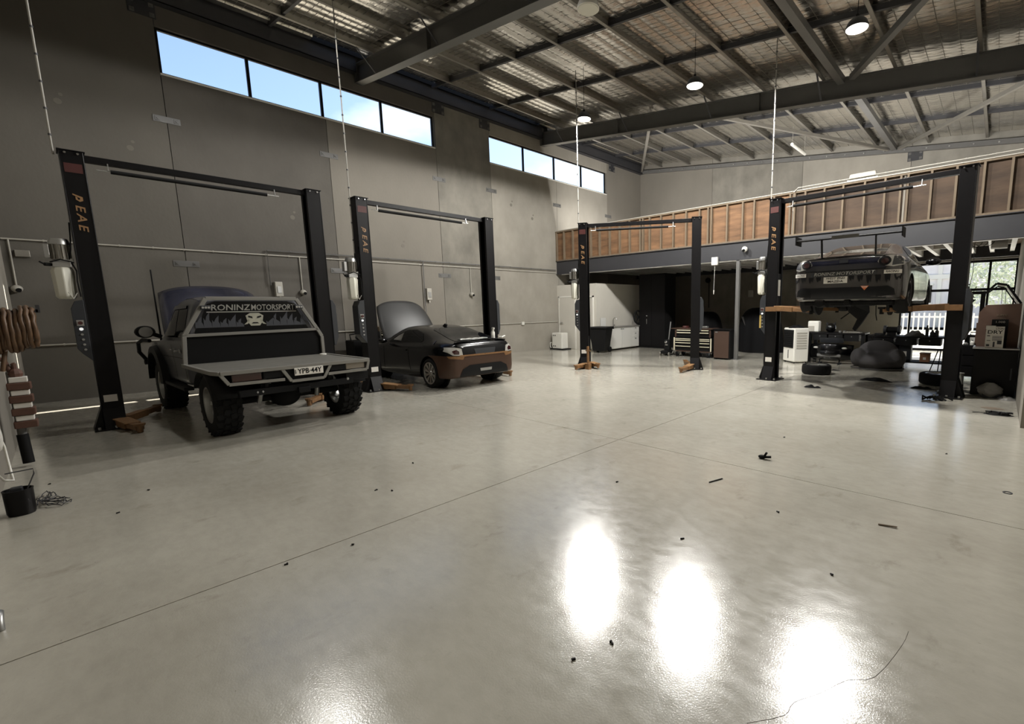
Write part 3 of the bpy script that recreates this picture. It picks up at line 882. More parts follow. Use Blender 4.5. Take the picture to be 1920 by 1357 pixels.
# power drops from the roof down to each lift post
M_drop = mat('grey_white_conduit', rgb(150, 147, 139), .6)
def dropper(x, y, z, label, r=.012, flex=False):
    t = thing('power_drop', label, 'conduit', (x, y, z), 0, 'white power drops over the lifts')
    h = zr(x) + .03 - z
    MB().cyl((0, 0, 0), (0, 0, h), r, 8).build('conduit', M_drop, t, 60)
    b = MB(); k_ = .25
    while k_ < h: b.cyl((0, 0, k_ - .012), (0, 0, k_ + .012), r * 1.5, 8); k_ += .33
    b.build('saddle_clip', M_steel_dk, t)
dropper(-9.78, .20, 3.80, 'white clipped power drop running down to the lift by the truck')
dropper(-9.72, 3.99, 2.78, 'white clipped power drop running down to the lift by the bronze-bumper coupe')
dropper(-8.60, 9.35, 3.86, 'white clipped power drop running down to the empty lift')
dropper(-3.84, 10.25, 3.86, 'white clipped power drop running down to the lift under the raised car')

# ---------------------------------------------------------------- services along the window wall
def pipe(label, pts, m, r=.014, name='conduit', cat='conduit', clips=True):
    t = thing(name, label, cat)
    MB().tube(pts, r, 8).build('pipe', m, t, 60)
    if clips:
        b = MB()
        for a, c in zip(pts[:-1], pts[1:]):
            a = Vector(a); c = Vector(c); n = int((c - a).length / .5); d = (c - a).normalized()
            for i in range(1, n): b.cyl(a + d * (i * .5 - .012), a + d * (i * .5 + .012), r * 1.45, 8)
        if b.v: b.build('saddle_clip', m, t)
    return t
XC = XW + .03
pipe('long white conduit running the whole window wall above head height', [(XC, -.53, 3.03), (XC, 13.35, 3.03)], M_pipe, .016)
pipe('long white conduit running low along the window wall behind the cars', [(XC, -.5, 1.09), (XC, 13.35, 1.09)], M_pipe, .016)
pipe('dark steel air line running just above the white conduit, dropping behind the truck', [(XC + .046, 3.5, 2.3), (XC + .046, 3.5, 3.14), (XC + .046, 13.3, 3.14)], M_steel, .016, 'air_line', 'pipe')
pipe('dark steel air line drop behind the bonnet of the bronze-bumper coupe', [(XC + .046, 7.57, 3.14), (XC + .046, 7.57, 1.5)], M_steel, .014, 'air_line', 'pipe')
for y, w_ in ((-.45, 'beside the near corner'), (4.2, 'behind the truck roof'), (9.3, 'between the second lift and the far bay')):
    t = pipe('white conduit drop with a round socket ' + w_, [(XC, y, 3.03), (XC, y, 2.2)], M_pipe, .013, 'socket_drop', 'socket', False)
    MB().ball((XC + .03, y, 2.14), .075, 14, 8, (1.1, 1, .9)).build('socket', M_pipe, t, 60)
    MB().cyl((XC + .08, y + .02, 2.12), (XC + .112, y + .02, 2.11), .038, 12).build('socket_mouth', M_blackm, t)
for y, z, w_ in ((3.66, 2.2, 'behind the truck roof'), (7.7, 2.12, 'above the raised coupe bonnet')):
    t = thing('isolator_box', 'grey isolator switch box on the window wall ' + w_, 'switch box', (XW, y, z))
    MB().box(0, .13, -.08, .08, -.17, .19).build('box', M_pipe, t, bevel=.012)
    MB().box(.13, .145, -.045, .045, -.09, .08).build('cover', M_alu, t, bevel=.005)
    MB().cyl((.07, .02, -.17), (.07, .02, -.25), .016, 8).build('gland', M_white, t)
t = thing('junction_box', 'small white junction box on the low wall conduit', 'switch box', (XW, 11.52, 1.08))
MB().box(0, .07, -.06, .06, -.06, .06).build('box', M_white, t, bevel=.008)
t = thing('junction_box', 'small grey switch plate at the near end of the window wall', 'switch box', (XW, -.31, 2.78))
MB().box(0, .05, -.09, .09, -.06, .06).build('box', M_steel_lt, t, bevel=.006)
t = thing('junction_box', 'white power box hung under the mezzanine edge with a pull cord', 'switch box', (-6.65, 13.33, 2.99))
MB().box(-.1, .1, -.03, .05, -.13, .11).build('box', M_white, t, bevel=.015)
b = MB(); b.cyl((.0, .02, -.13), (-.02, .02, -.88), .004, 5); b.cyl((-.02, .02, -.88), (-.02, .02, -1.0), .018, 8, .008); b.build('pull_cord', M_white, t)
t = thing('security_camera', 'white dome camera fixed to the mezzanine edge beam', 'camera', (-5.71, 13.37, 3.25))
MB().ball((0, -.05, 0), .085, 14, 8).build('dome', M_white, t, 60)
MB().cyl((0, -.10, -.03), (.0, -.145, -.05), .04, 12).build('camera_lens', M_blackm, t)
t = thing('junction_box', 'grey blank panel box under the mezzanine edge near the glazed corner', 'switch box', (-.10, 13.6, 2.9))
MB().box(-.14, .14, 0, .1, -.12, .12).build('box', M_steel_lt, t, bevel=.01)
b = MB()
for k_ in range(3): b.tube([(-.25 - .1 * k_ + .16 * math.cos(a / 5), -.02, .05 + .11 * math.sin(a / 5)) for a in range(18, 32)], .006, 5)
b.build('loose_cable', M_blackm, t)
b = MB(); b.tube([(-.42, 0, .1), (-.4, -.02, -.6), (-.46, -.03, -1.15)], .006, 5); b.build('hanging_cable', M_blackm, t)
pipe('white clipped conduit running along the mezzanine capping', [(-4.4, YM - .03, 4.62), (-4.3, YM - .03, 4.72), (XR, YM - .03, 4.72)], M_pipe, .014)
t = thing('tub', 'upturned pale plastic tub resting on the mezzanine capping rail', 'box', (-2.8, 13.45, 4.667))
b = MB(); vs = []
for z, sx, sy in ((0, .31, .05), (.17, .28, .045)): vs += [(-sx, -sy, z), (sx, -sy, z), (sx, sy, z), (-sx, sy, z)]
b.add(vs, [(4, 5, 6, 7), (0, 1, 5, 4), (1, 2, 6, 5), (2, 3, 7, 6), (3, 0, 4, 7)]); b.build('body', M_pipe, t, bevel=.02)
b = MB(); b.box(-.33, .33, -.06, .06, 0, .025); b.build('rim', M_white, t)  # edge highlight put into the white of the rim
# ---------------------------------------------------------------- vehicles
def cr(p0, p1, p2, p3, t):
    return tuple(.5 * (2 * b + (c - a) * t + (2 * a - 5 * b + 4 * c - d) * t * t + (3 * b - a - 3 * c + d) * t ** 3) for a, b, c, d in zip(p0, p1, p2, p3))

def resample(pts, n):
    """n steps of a smooth curve through each span of pts"""
    out = []; m = len(pts)
    for i in range(m - 1):
        a, b, c, d = pts[max(i - 1, 0)], pts[i], pts[i + 1], pts[min(i + 2, m - 1)]
        for k_ in range(n): out.append(cr(a, b, c, d, k_ / n))
    out.append(tuple(pts[-1])); return out

def section(w, zb, belt, ws, zs, top, wr):
    """half outline of a car from bottom centre to top centre: w sill half width, belt/ws shoulder, zs base of glass, top/wr roof"""
    h = top - zs
    return [(0, zb), (w * .55, zb), (w * .90, zb + .01), (w * .985, zb + .07), (w, zb + (belt - zb) * .45), (ws, belt), (ws - .055, zs),
            (ws - .055 + (wr - ws + .055) * .5, zs + h * .58), (wr, top - h * .09 - .012), (wr * .72, top - .006), (wr * .35, top), (0, top + .004)]

def shell(stations, nu=4, nv=4):
    """closed body mesh lofted through (x, half outline) stations; +X is forward"""
    prof = [[(s[0], p[0], p[1]) for p in resample(s[1], nv)] for s in stations]
    rows = list(zip(*[resample([pr[j] for pr in prof], nu) for j in range(len(prof[0]))]))
    m = len(rows[0]); ring = 2 * (m - 1)
    v = []; f = []
    for r in rows:
        v += [p for p in r] + [(p[0], -p[1], p[2]) for p in r[-2:0:-1]]
    for i in range(len(rows) - 1):
        for j in range(ring):
            q = (j + 1) % ring
            f.append((i * ring + j, i * ring + q, (i + 1) * ring + q, (i + 1) * ring + j))
    f += [tuple(range(ring)), tuple(range((len(rows) - 1) * ring, len(rows) * ring))[::-1]]
    me = bpy.data.meshes.new('body'); me.from_pydata(v, [], f)
    bm = bmesh.new(); bm.from_mesh(me)
    bmesh.ops.triangulate(bm, faces=[q for q in bm.faces if len(q.verts) > 4])
    bmesh.ops.recalc_face_normals(bm, faces=bm.faces)
    bm.to_mesh(me); bm.free()
    return me

def cut(me, cutters):
    """boolean difference of a mesh with a list of meshes"""
    o = bpy.data.objects.new('cut', me); COL.objects.link(o); tmp = []
    for c in cutters:
        q = bpy.data.objects.new('cutter', c); COL.objects.link(q); tmp.append(q)
        md = o.modifiers.new('b', 'BOOLEAN'); md.operation = 'DIFFERENCE'; md.object = q; md.solver = 'EXACT'
    bpy.context.view_layer.update()
    dg = bpy.context.evaluated_depsgraph_get()
    r = bpy.data.meshes.new_from_object(o.evaluated_get(dg))
    for q in tmp + [o]: bpy.data.objects.remove(q)
    return r

def tree_of(me):
    bm = bmesh.new(); bm.from_mesh(me); t = BVHTree.FromBMesh(bm); bm.free(); return t

def carve(me, planes, extra=None):
    """split off the part of a mesh on the positive side of all (point, normal) planes; returns (rest, part)"""
    bm = bmesh.new(); bm.from_mesh(me)
    for p, n in planes:
        bmesh.ops.bisect_plane(bm, geom=bm.verts[:] + bm.edges[:] + bm.faces[:], plane_co=p, plane_no=n, dist=1e-5)
    inside = lambda q: all((q - Vector(p)).dot(Vector(n)) > 0 for p, n in planes)
    sel = [q for q in bm.faces if inside(q.calc_center_median())]
    b2 = bm.copy()
    bm.faces.ensure_lookup_table(); b2.faces.ensure_lookup_table()
    idx = {q.index for q in sel} if False else None
    bm.faces.index_update(); b2.faces.index_update()
    ids = {q.index for q in sel}
    bmesh.ops.delete(bm, geom=[q for q in bm.faces if q.index in ids], context='FACES')
    bmesh.ops.delete(b2, geom=[q for q in b2.faces if q.index not in ids], context='FACES')
    a = bpy.data.meshes.new('rest'); bm.to_mesh(a); bm.free()
    c = bpy.data.meshes.new('part'); b2.to_mesh(c); b2.free()
    return a, c

def onto(tree, poly, o, r, u, off=.004, cell=.05, thick=0.0, miss=3.0):
    """flat outline (coordinates along r and u from o) laid onto a body along r x u reversed; follows its curves"""
    o = Vector(o); r = Vector(r).normalized(); u = Vector(u).normalized(); n = r.cross(u)   # n points back to the viewer
    bm = bmesh.new()
    vs = [bm.verts.new((p[0], p[1], 0)) for p in poly]
    bm.faces.new(vs)
    xs = [p[0] for p in poly]; ys = [p[1] for p in poly]
    for lo, hi, ax in ((min(xs), max(xs), 0), (min(ys), max(ys), 1)):
        k_ = max(1, int((hi - lo) / cell)); 
        for i in range(1, k_):
            c = [0, 0, 0]; c[ax] = lo + (hi - lo) * i / k_; d = [0, 0, 0]; d[ax] = 1
            bmesh.ops.bisect_plane(bm, geom=bm.verts[:] + bm.edges[:] + bm.faces[:], plane_co=c, plane_no=d, dist=1e-6)
    bad = []
    for q in bm.verts:
        p = o + r * q.co.x + u * q.co.y + n * 3
        hit, nn, _, _ = tree.ray_cast(p, -n)
        if hit is None: bad.append(q); continue
        q.co = hit + nn * off if nn.dot(n) > .15 else hit + n * off
    bmesh.ops.delete(bm, geom=bad, context='VERTS')
    me = bpy.data.meshes.new('patch'); bm.to_mesh(me); bm.free()
    return me

def patch(name, tree, poly, o, r, u, m, par, off=.004, cell=.05, thick=0.0):
    me = onto(tree, poly, o, r, u, off, cell); me.name = name; me.materials.append(m)
    q = link(name, me, par, 50)
    if thick:
        s = q.modifiers.new('thick', 'SOLIDIFY'); s.thickness = thick; s.offset = 0
    return q

def text_on(tree, s, size, o, r, u, m, par, fit=None, off=.006, name='lettering', shear=0.0):
    me = text_mesh(s, size, 0.0, shear); me.name = name
    o = Vector(o); r = Vector(r).normalized(); u = Vector(u).normalized(); n = r.cross(u)
    xs = [v.co.x for v in me.vertices]; k_ = fit / (max(xs) - min(xs)) if fit else 1
    for v in me.vertices:
        p = o + r * v.co.x * k_ + u * v.co.y
        hit, nn, _, _ = tree.ray_cast(p + n * 3, -n)
        v.co = (hit + n * off) if hit else p
    me.materials.clear(); me.materials.append(m)
    return link(name, me, par)

M_rim = mat('alloy_wheel', rgb(168, 168, 165), .3, metal=.85)
M_rim_dk = mat('dark_alloy_wheel', rgb(38, 38, 40), .35, metal=.6)
def wheel(par, pos, R, W, rim_r, m_rim, spokes=10, tread=0, side=1, dish=.02, split=False, disc=True):
    """axle along Y, outer face towards side*Y; tyre mesh with the rim as its child"""
    h = W / 2
    b = MB()
    b.lathe([(rim_r, -h * .8), (rim_r + .02, -h * .95), (R * .86, -h), (R * .97, -h * .82), (R, -h * .5), (R, h * .5), (R * .97, h * .82), (R * .86, h), (rim_r + .02, h * .95), (rim_r, h * .8)], n=36, axis='Y', closed=True)
    if tread:
        n = tread
        for i in range(n):
            a = 2 * PI * i / n
            for row, yy in enumerate((-h * .72, -h * .25, h * .25, h * .72)):
                aa = a + (PI / n if row % 2 else 0); rr = R + (.004 if abs(yy) < h * .5 else -.004)
                c = Vector((rr * math.sin(aa), yy, rr * math.cos(aa)))
                M = Matrix.Rotation(aa, 4, 'Y'); q = MB().cbox((0, 0, 0), (2 * PI * R / n * .62, h * .40, .022), rz=.25 * (1 if row % 2 else -1)); q.xf(Matrix.Translation(c) @ M)
                b.add(q.v, q.f)
    ty = b.build('wheel', M_rubber, par, 40); ty.location = pos
    s = side; b = MB()
    b.lathe([(rim_r + .012, s * h * .9), (rim_r - .012, s * h * .86), (rim_r - .03, s * h * .3), (rim_r - .03, -s * h * .8), (rim_r + .012, -s * h * .8)], n=32, axis='Y', closed=True)
    yo = s * (h * .82 - dish)
    for i in range(spokes):
        a = 2 * PI * i / spokes
        for da in ((-.09, .09) if split else (0,)):
            p = Vector((.055 * math.sin(a), yo - s * .012, .055 * math.cos(a))); q = Vector(((rim_r - .015) * math.sin(a + da), yo, (rim_r - .015) * math.cos(a + da)))
            b.bar(p, q, .030 if split else .046, .022, (0, 1, 0))
    b.lathe([(0, yo + s * .012), (.05, yo + s * .01), (.066, yo - s * .012), (.066, yo - s * .05), (0, yo - s * .05)], n=16, axis='Y')
    b.build('rim', m_rim, ty, 40)
    if disc:
        MB().lathe([(0, s * h * .1), (rim_r * .72, s * h * .1), (rim_r * .72, s * h * .05), (0, s * h * .05)], n=24, axis='Y').build('brake_disc', M_steel_lt, ty)
    return ty

def arch(x, y0, y1, r, z): return MB().cyl((x, y0, z), (x, y1, z), r, 28).mesh('arch')

def plane_part(me, name, m, par, smooth=40):
    me.name = name; me.materials.clear(); me.materials.append(m)
    return link(name, me, par, smooth)

M_paint_black = mat('gloss_black_paint', rgb(6, 6, 7), .2, spec=.35, coat=.15)
M_paint_grey = mat('charcoal_grey_paint', rgb(66, 67, 72), .34, spec=.5, coat=.4)
M_paint_slate = mat('glossy_blue_grey_paint', rgb(52, 54, 70), .22, spec=.6, coat=.6, metal=.25)  # bluer and glossier than the charcoal paint
M_bronze = mat('bronze_wrap', rgb(66, 46, 34), .38, metal=.2, spec=.5)
M_bronze_lt = mat('studded_bronze_trim', rgb(122, 88, 54), .5, metal=.2, var=.4, vscale=70)
M_lamp = mat('clear_lamp_lens', rgb(168, 166, 160), .12, spec=.7, coat=.8)
M_lamp_red = mat('smoked_red_lens', rgb(44, 15, 15), .15, coat=.8)
M_dkplast = mat('black_trim_plastic', rgb(16, 16, 17), .55)
M_bonnet = mat('satin_carbon_bonnet', rgb(60, 60, 60), .45, spec=.5)

# ---- coupe with bronze bumper, parked nose to the window wall (its +X is towards the wall)
CX, CY = -10.28, 5.88
t = thing('coupe', 'glossy black two door coupe with bronze rear bumper and bonnet raised', 'car', (CX, CY, 0), PI)
S1 = [(-2.09, section(.40, .34, .62, .40, .66, .80, .34)), (-2.06, section(.66, .28, .70, .66, .78, .90, .56)), (-1.98, section(.80, .24, .76, .785, .84, .965, .62)),
      (-1.80, section(.865, .215, .80, .835, .89, .985, .63)), (-1.5, section(.885, .20, .82, .865, .93, 1.04, .60)), (-1.1, section(.888, .18, .82, .865, .93, 1.155, .565)),
      (-.7, section(.885, .17, .80, .86, .915, 1.245, .555)), (-.2, section(.88, .17, .79, .855, .90, 1.285, .555)), (.25, section(.88, .17, .78, .855, .895, 1.255, .56)),
      (.65, section(.882, .17, .77, .86, .885, 1.10, .60)), (.98, section(.885, .18, .76, .865, .86, .915, .68)), (1.4, section(.885, .18, .73, .86, .80, .845, .66)),
      (1.8, section(.86, .18, .68, .83, .73, .775, .62)), (2.02, section(.74, .20, .58, .70, .62, .66, .50)), (2.10, section(.45, .26, .48, .42, .52, .56, .30))]
me = shell(S1)
wr_, ax_r, ax_f = .315, -1.30, 1.27
me = cut(me, [arch(x, s * .60, s * 1.2, .36, .32) for x in (ax_r, ax_f) for s in (-1, 1)])
T1 = tree_of(me)
# bronze bumper wraps the tail up to the wheel arches
me, bump = carve(me, [((-1.50, 0, 0), (-1, 0, .25)), ((0, 0, .705), (0, 0, -1))])
plane_part(me, 'body', M_paint_black, t)
plane_part(bump, 'rear_bumper', M_bronze, t)
RX = ((-4, 0, 0), (0, -1, 0), (0, 0, 1))       # looking at the tail from behind: right = -Y, up = Z
R_, U_ = (0, -1, 0), (0, 0, 1)
O_ = (-2.0, 0, 0)
patch('trunk_panel', T1, [(-.50, .70), (.50, .70), (.56, .84), (.50, .88), (-.50, .88), (-.56, .84)], O_, R_, U_, M_dkplast, t, .006)
pt = patch('plate_recess', T1, [(-.24, .72), (.24, .72), (.27, .83), (-.27, .83)], O_, R_, U_, M_boxgrey, t, .012)
patch('bumper_step', T1, [(-.62, .685), (.62, .685), (.60, .72), (-.60, .72)], O_, R_, U_, M_bronze_lt, t, .014)
for s in (-1, 1):
    q = patch('tail_lamp', T1, [(s * .54, .72), (s * .60, .71), (s * .74, .72), (s * .83, .80), (s * .80, .87), (s * .68, .875), (s * .56, .85)][::(1 if s > 0 else -1)], O_, R_, U_, M_lamp, t, .012, .03)
    patch('lamp_bulb', T1, [(s * .62, .735), (s * .72, .74), (s * .74, .80), (s * .66, .83), (s * .61, .79)][::(1 if s > 0 else -1)], O_, R_, U_, M_lamp_red, q, .016, .03)
    patch('studded_trim', T1, [(s * .54, .62), (s * .80, .66), (s * .82, .705), (s * .60, .695), (s * .50, .70)][::(1 if s > 0 else -1)], O_, R_, U_, M_bronze_lt, t, .008, .04)
patch('diffuser', T1, [(-.62, .27), (.62, .27), (.56, .42), (.40, .50), (-.40, .50), (-.56, .42)], O_, R_, U_, M_dkplast, t, .010)
patch('tow_patch', T1, [(-.14, .35), (.14, .35), (.15, .41), (-.15, .41)], O_, R_, U_, M_alu, t, .016)
for s in (-1, 1):
    MB().cyl((-1.95, s * .50, .36), (-2.08, s * .50, .36), .055, 14).build('exhaust_tip', M_dkplast, t, 40)
# glass
patch('rear_window', T1, [(-.50, -.62), (.50, -.62), (.46, .30), (.38, .42), (-.38, .42), (-.46, .30)], (-1.15, 0, 1.1), (0, -1, 0), (.93, 0, .36), M_tint, t, .006, .06)
patch('windscreen', T1, [(-.52, -.30), (.52, -.30), (.46, .22), (-.46, .22)], (.72, 0, 1.05), (0, 1, 0), (-.85, 0, .5), M_tint, t, .006, .06)
M_side = glass('clear_side_glass', rgb(150, 150, 145), .03, .2)
for s in (-1, 1):
    r = (s * -1, 0, 0)
    P = [(.60, .915), (.30, 1.07), (-.05, 1.19), (-.42, 1.205), (-.78, 1.13), (-.95, 1.0), (-.90, .955), (-.2, .93)]
    if s < 0: pass
    pl = [(x * -s, z) for x, z in P]
    patch('side_window', T1, pl, (0, 0, 0), r, U_, M_tint, t, .005, .06)
    pl = [(x * -s, z) for x, z in [(.42, .965), (.24, 1.06), (.05, 1.13), (.02, .95)]]
    patch('quarter_glass', T1, pl, (0, 0, 0), r, U_, M_lamp, t, .008, .06)
    pl = [(x * -s, z) for x, z in [(.72, .30), (.75, .80), (.735, .80), (.705, .30)]]
    patch('door_gap', T1, pl, (0, 0, 0), r, U_, M_blackm, t, .003, .06)
    pl = [(x * -s, z) for x, z in [(-.52, .34), (-.42, .70), (-.44, .84), (-.455, .84), (-.435, .70), (-.535, .34)]]
    patch('door_gap', T1, pl, (0, 0, 0), r, U_, M_blackm, t, .003, .06)
    pl = [(x * -s, z) for x, z in [(-.20, .745), (-.36, .755), (-.36, .78), (-.20, .77)]]
    patch('door_handle', T1, pl, (0, 0, 0), r, U_, M_paint_black, t, .02, .04)
    b = MB(); b.ball((.55, s * .97, .95), .1, 12, 8, (.8, 1.05, .62)); b.bar((.62, s * .84, .91), (.58, s * .93, .93), .04, .03); b.build('door_mirror', M_paint_black, t, 60)
    for x in (ax_r, ax_f):
        MB().cyl((x, s * .58, .32), (x, s * .62, .32), .355, 24).build('wheel_liner', M_blackm, t)
        wheel(t, (x, s * .775, wr_), wr_, .215, .225, M_rim, 10, 0, s, .015, True)
# spoiler lip trim, fin, bottle and trim strips resting on the boot
b = MB(); b.grid(lambda u, v: (-1.93 - .05 * math.sin(PI * v) - .04 * u, (v - .5) * 1.30, .985 + .03 * u - .05 * abs(v - .5) ** 2 * 4), 3, 14)
o = b.build('boot_spoiler', M_paint_black, t, 60); o.modifiers.new('s', 'SOLIDIFY').thickness = .015
b = MB(); b.prism([(-.62, 1.245), (-.50, 1.265), (-.60, 1.325), (-.66, 1.30)], -.02, .02, 'Y'); b.build('roof_aerial', M_dkplast, t)
patch('pillar_strip', T1, [(-.03, 0), (.0, 0), (.02, .30), (-.01, .30)], (-1.45, .60, .98), (-1, 0, 0), (.3, .1, .4), M_paint_slate, t, .012, .05)
# raised bonnet, hinged at the windscreen
b = MB()
def bon(u, v, L=1.12, Wd=1.42):
    y = (v - .5) * Wd * (1 - .16 * u ** 3); x = u * L
    return (x, y, .05 * (1 - (2 * v - 1) ** 2) + .04 * math.sin(PI * u) - .03 * u * u)
def bonp(u, v):
    e = abs(2 * v - 1); x, y, z = bon(u, v)
    return (x - .12 * u * e ** 3, y, z - .035 * e ** 6)
b.grid(bonp, 12, 16)
o = b.build('bonnet', M_bonnet, t, 60); o.modifiers.new('s', 'SOLIDIFY').thickness = .03
o.location = (.98, 0, .93); o.rotation_euler = (0, math.radians(-58), 0)
b = MB(); b.box(1.0, 1.75, -.55, .55, .62, .80); b.box(1.2, 1.5, -.25, .2, .74, .86); b.build('engine', M_blackm, t, bevel=.02)
b = MB(); b.cyl((1.35, .62, .78), (1.5, .6, 1.55), .012, 6); b.build('bonnet_prop', M_alu, t)
t = thing('bottle', 'white spray bottle standing on the boot lid of the black coupe', 'bottle', (CX + 1.83, CY + .42, 1.0))
MB().lathe([(0, 0), (.04, 0), (.042, .02), (.042, .13), (.02, .17), (.018, .2), (0, .2)], n=14).build('body', M_white, t, 30)
b = MB(); b.box(-.015, .05, -.015, .015, .2, .235); b.box(.02, .035, -.01, .01, .16, .2); b.build('spray_head', M_white, t)
t = thing('trim_strip', 'white trim strip lying across the boot lid of the black coupe', 'trim', (CX + 1.85, CY - .12, 1.005), .05)
MB().box(-.05, .05, -.36, .36, 0, .03).build('strip', M_alu, t, bevel=.01)
b = MB()
for q in range(4): b.box(-.055, .055, -.3 + q * .17, -.22 + q * .17, .028, .034)
b.build('foam_pad', M_white, t)
t = thing('trim_clip', 'small crumpled white trim piece on the right corner of the coupe boot lid', 'trim', (CX + 1.88, CY + .60, 1.0), .4)
b = MB(); b.cbox((0, 0, .02), (.08, .12, .03), .3); b.cbox((.03, .05, .03), (.05, .1, .02), -.4, .3); b.build('clip', M_white, t, bevel=.008)

# ---- grey ute with a flat tray, nose to the wall (its own +X points to the wall, so it is turned half round)
UX, UY = -9.40, 2.03
t = thing('tray_truck', 'dark grey lifted crew cab ute with a flat steel tray, bonnet raised, parked nose in', 'truck', (UX, UY, 0), PI + math.radians(2.8))
R_, U_ = (0, -1, 0), (0, 0, 1)
S2 = [(-.42, section(.82, .62, 1.20, .90, 1.26, 1.80, .66)), (-.38, section(.88, .58, 1.22, .915, 1.28, 1.86, .69)), (-.25, section(.90, .56, 1.22, .92, 1.28, 1.885, .70)),
      (.2, section(.90, .55, 1.20, .92, 1.265, 1.91, .70)), (.7, section(.90, .55, 1.18, .92, 1.25, 1.88, .69)), (1.0, section(.90, .55, 1.17, .92, 1.24, 1.70, .71)),
      (1.3, section(.90, .56, 1.15, .92, 1.22, 1.36, .78)), (1.5, section(.90, .58, 1.14, .915, 1.18, 1.22, .80)), (1.9, section(.90, .60, 1.12, .90, 1.15, 1.18, .78)),
      (2.3, section(.88, .62, 1.06, .87, 1.09, 1.12, .74)), (2.5, section(.80, .64, 1.0, .78, 1.02, 1.05, .66)), (2.56, section(.60, .70, .94, .6, .96, .98, .5))]
me = shell(S2)
me = cut(me, [arch(1.55, s * .5, s * 1.3, .50, .50) for s in (-1, 1)])
T2 = tree_of(me)
plane_part(me, 'cab', M_paint_grey, t)
patch('roof_skin', T2, [(-.66, -.58), (.66, -.58), (.62, .62), (-.62, .62)], (.22, 0, 1.9), (0, -1, 0), (1, 0, 0), M_paint_slate, t, .006, .08)
# rear window with its lettering, flames and mask
patch('rear_window', T2, [(-.79, 1.30), (.79, 1.30), (.74, 1.42), (.58, 1.78), (.48, 1.82), (-.48, 1.82), (-.58, 1.78), (-.74, 1.42)], (-.4, 0, 0), R_, U_, M_tint, t, .012, .07)
M_flame = mat('grey_flame_decal', rgb(58, 60, 66), .6)
M_txt = mat('silver_lettering', rgb(150, 148, 142), .5)
M_mask = mat('pale_mask_decal', rgb(168, 166, 150), .6)
random.seed(11)
for i in range(15):
    x = -.70 + i * .1
    if abs(x) < .13: continue
    h = random.uniform(.12, .24); z = 1.43; a = random.uniform(-.03, .04)
    patch('flame', T2, [(x - .05, z), (x + .05, z), (x + .045, z + h * .3), (x + .02 + a, z + h * .5), (x + .03 + a, z + h), (x - .01 + a, z + h * .75), (x - .025, z + h * .45), (x - .045, z + h * .65)], (-.4, 0, 0), R_, U_, M_flame, t, .016, .06)
text_on(T2, 'RONINZ', .125, (-.4, .30, 1.725), R_, U_, M_txt, t, .50, .019, shear=.1)
text_on(T2, 'MOTORSPORT', .125, (-.4, -.27, 1.725), R_, U_, M_txt, t, .62, .019, shear=.1)
patch('light_bar', T2, [(-.60, 1.655), (.60, 1.655), (.60, 1.67), (-.60, 1.67)], (-.4, 0, 0), R_, U_, M_txt, t, .018, .1)
for pts in ([(-.12, 1.60), (-.06, 1.64), (.06, 1.64), (.12, 1.60), (.10, 1.50), (.06, 1.44), (-.06, 1.44), (-.10, 1.50)], [(-.15, 1.46), (-.10, 1.47), (-.07, 1.53), (-.09, 1.55), (-.11, 1.50)], [(.15, 1.46), (.11, 1.50), (.09, 1.55), (.07, 1.53), (.10, 1.47)]):
    patch('mask', T2, pts, (-.4, 0, 0), R_, U_, M_mask, t, .020, .05)
for pts in ([(-.09, 1.575), (-.03, 1.555), (-.035, 1.585), (-.085, 1.60)], [(.03, 1.555), (.09, 1.575), (.085, 1.60), (.035, 1.585)], [(-.05, 1.475), (.05, 1.475), (.03, 1.495), (-.03, 1.495)]):
    patch('mask_feature', T2, pts, (-.4, 0, 0), R_, U_, M_ink, t, .024, .04)
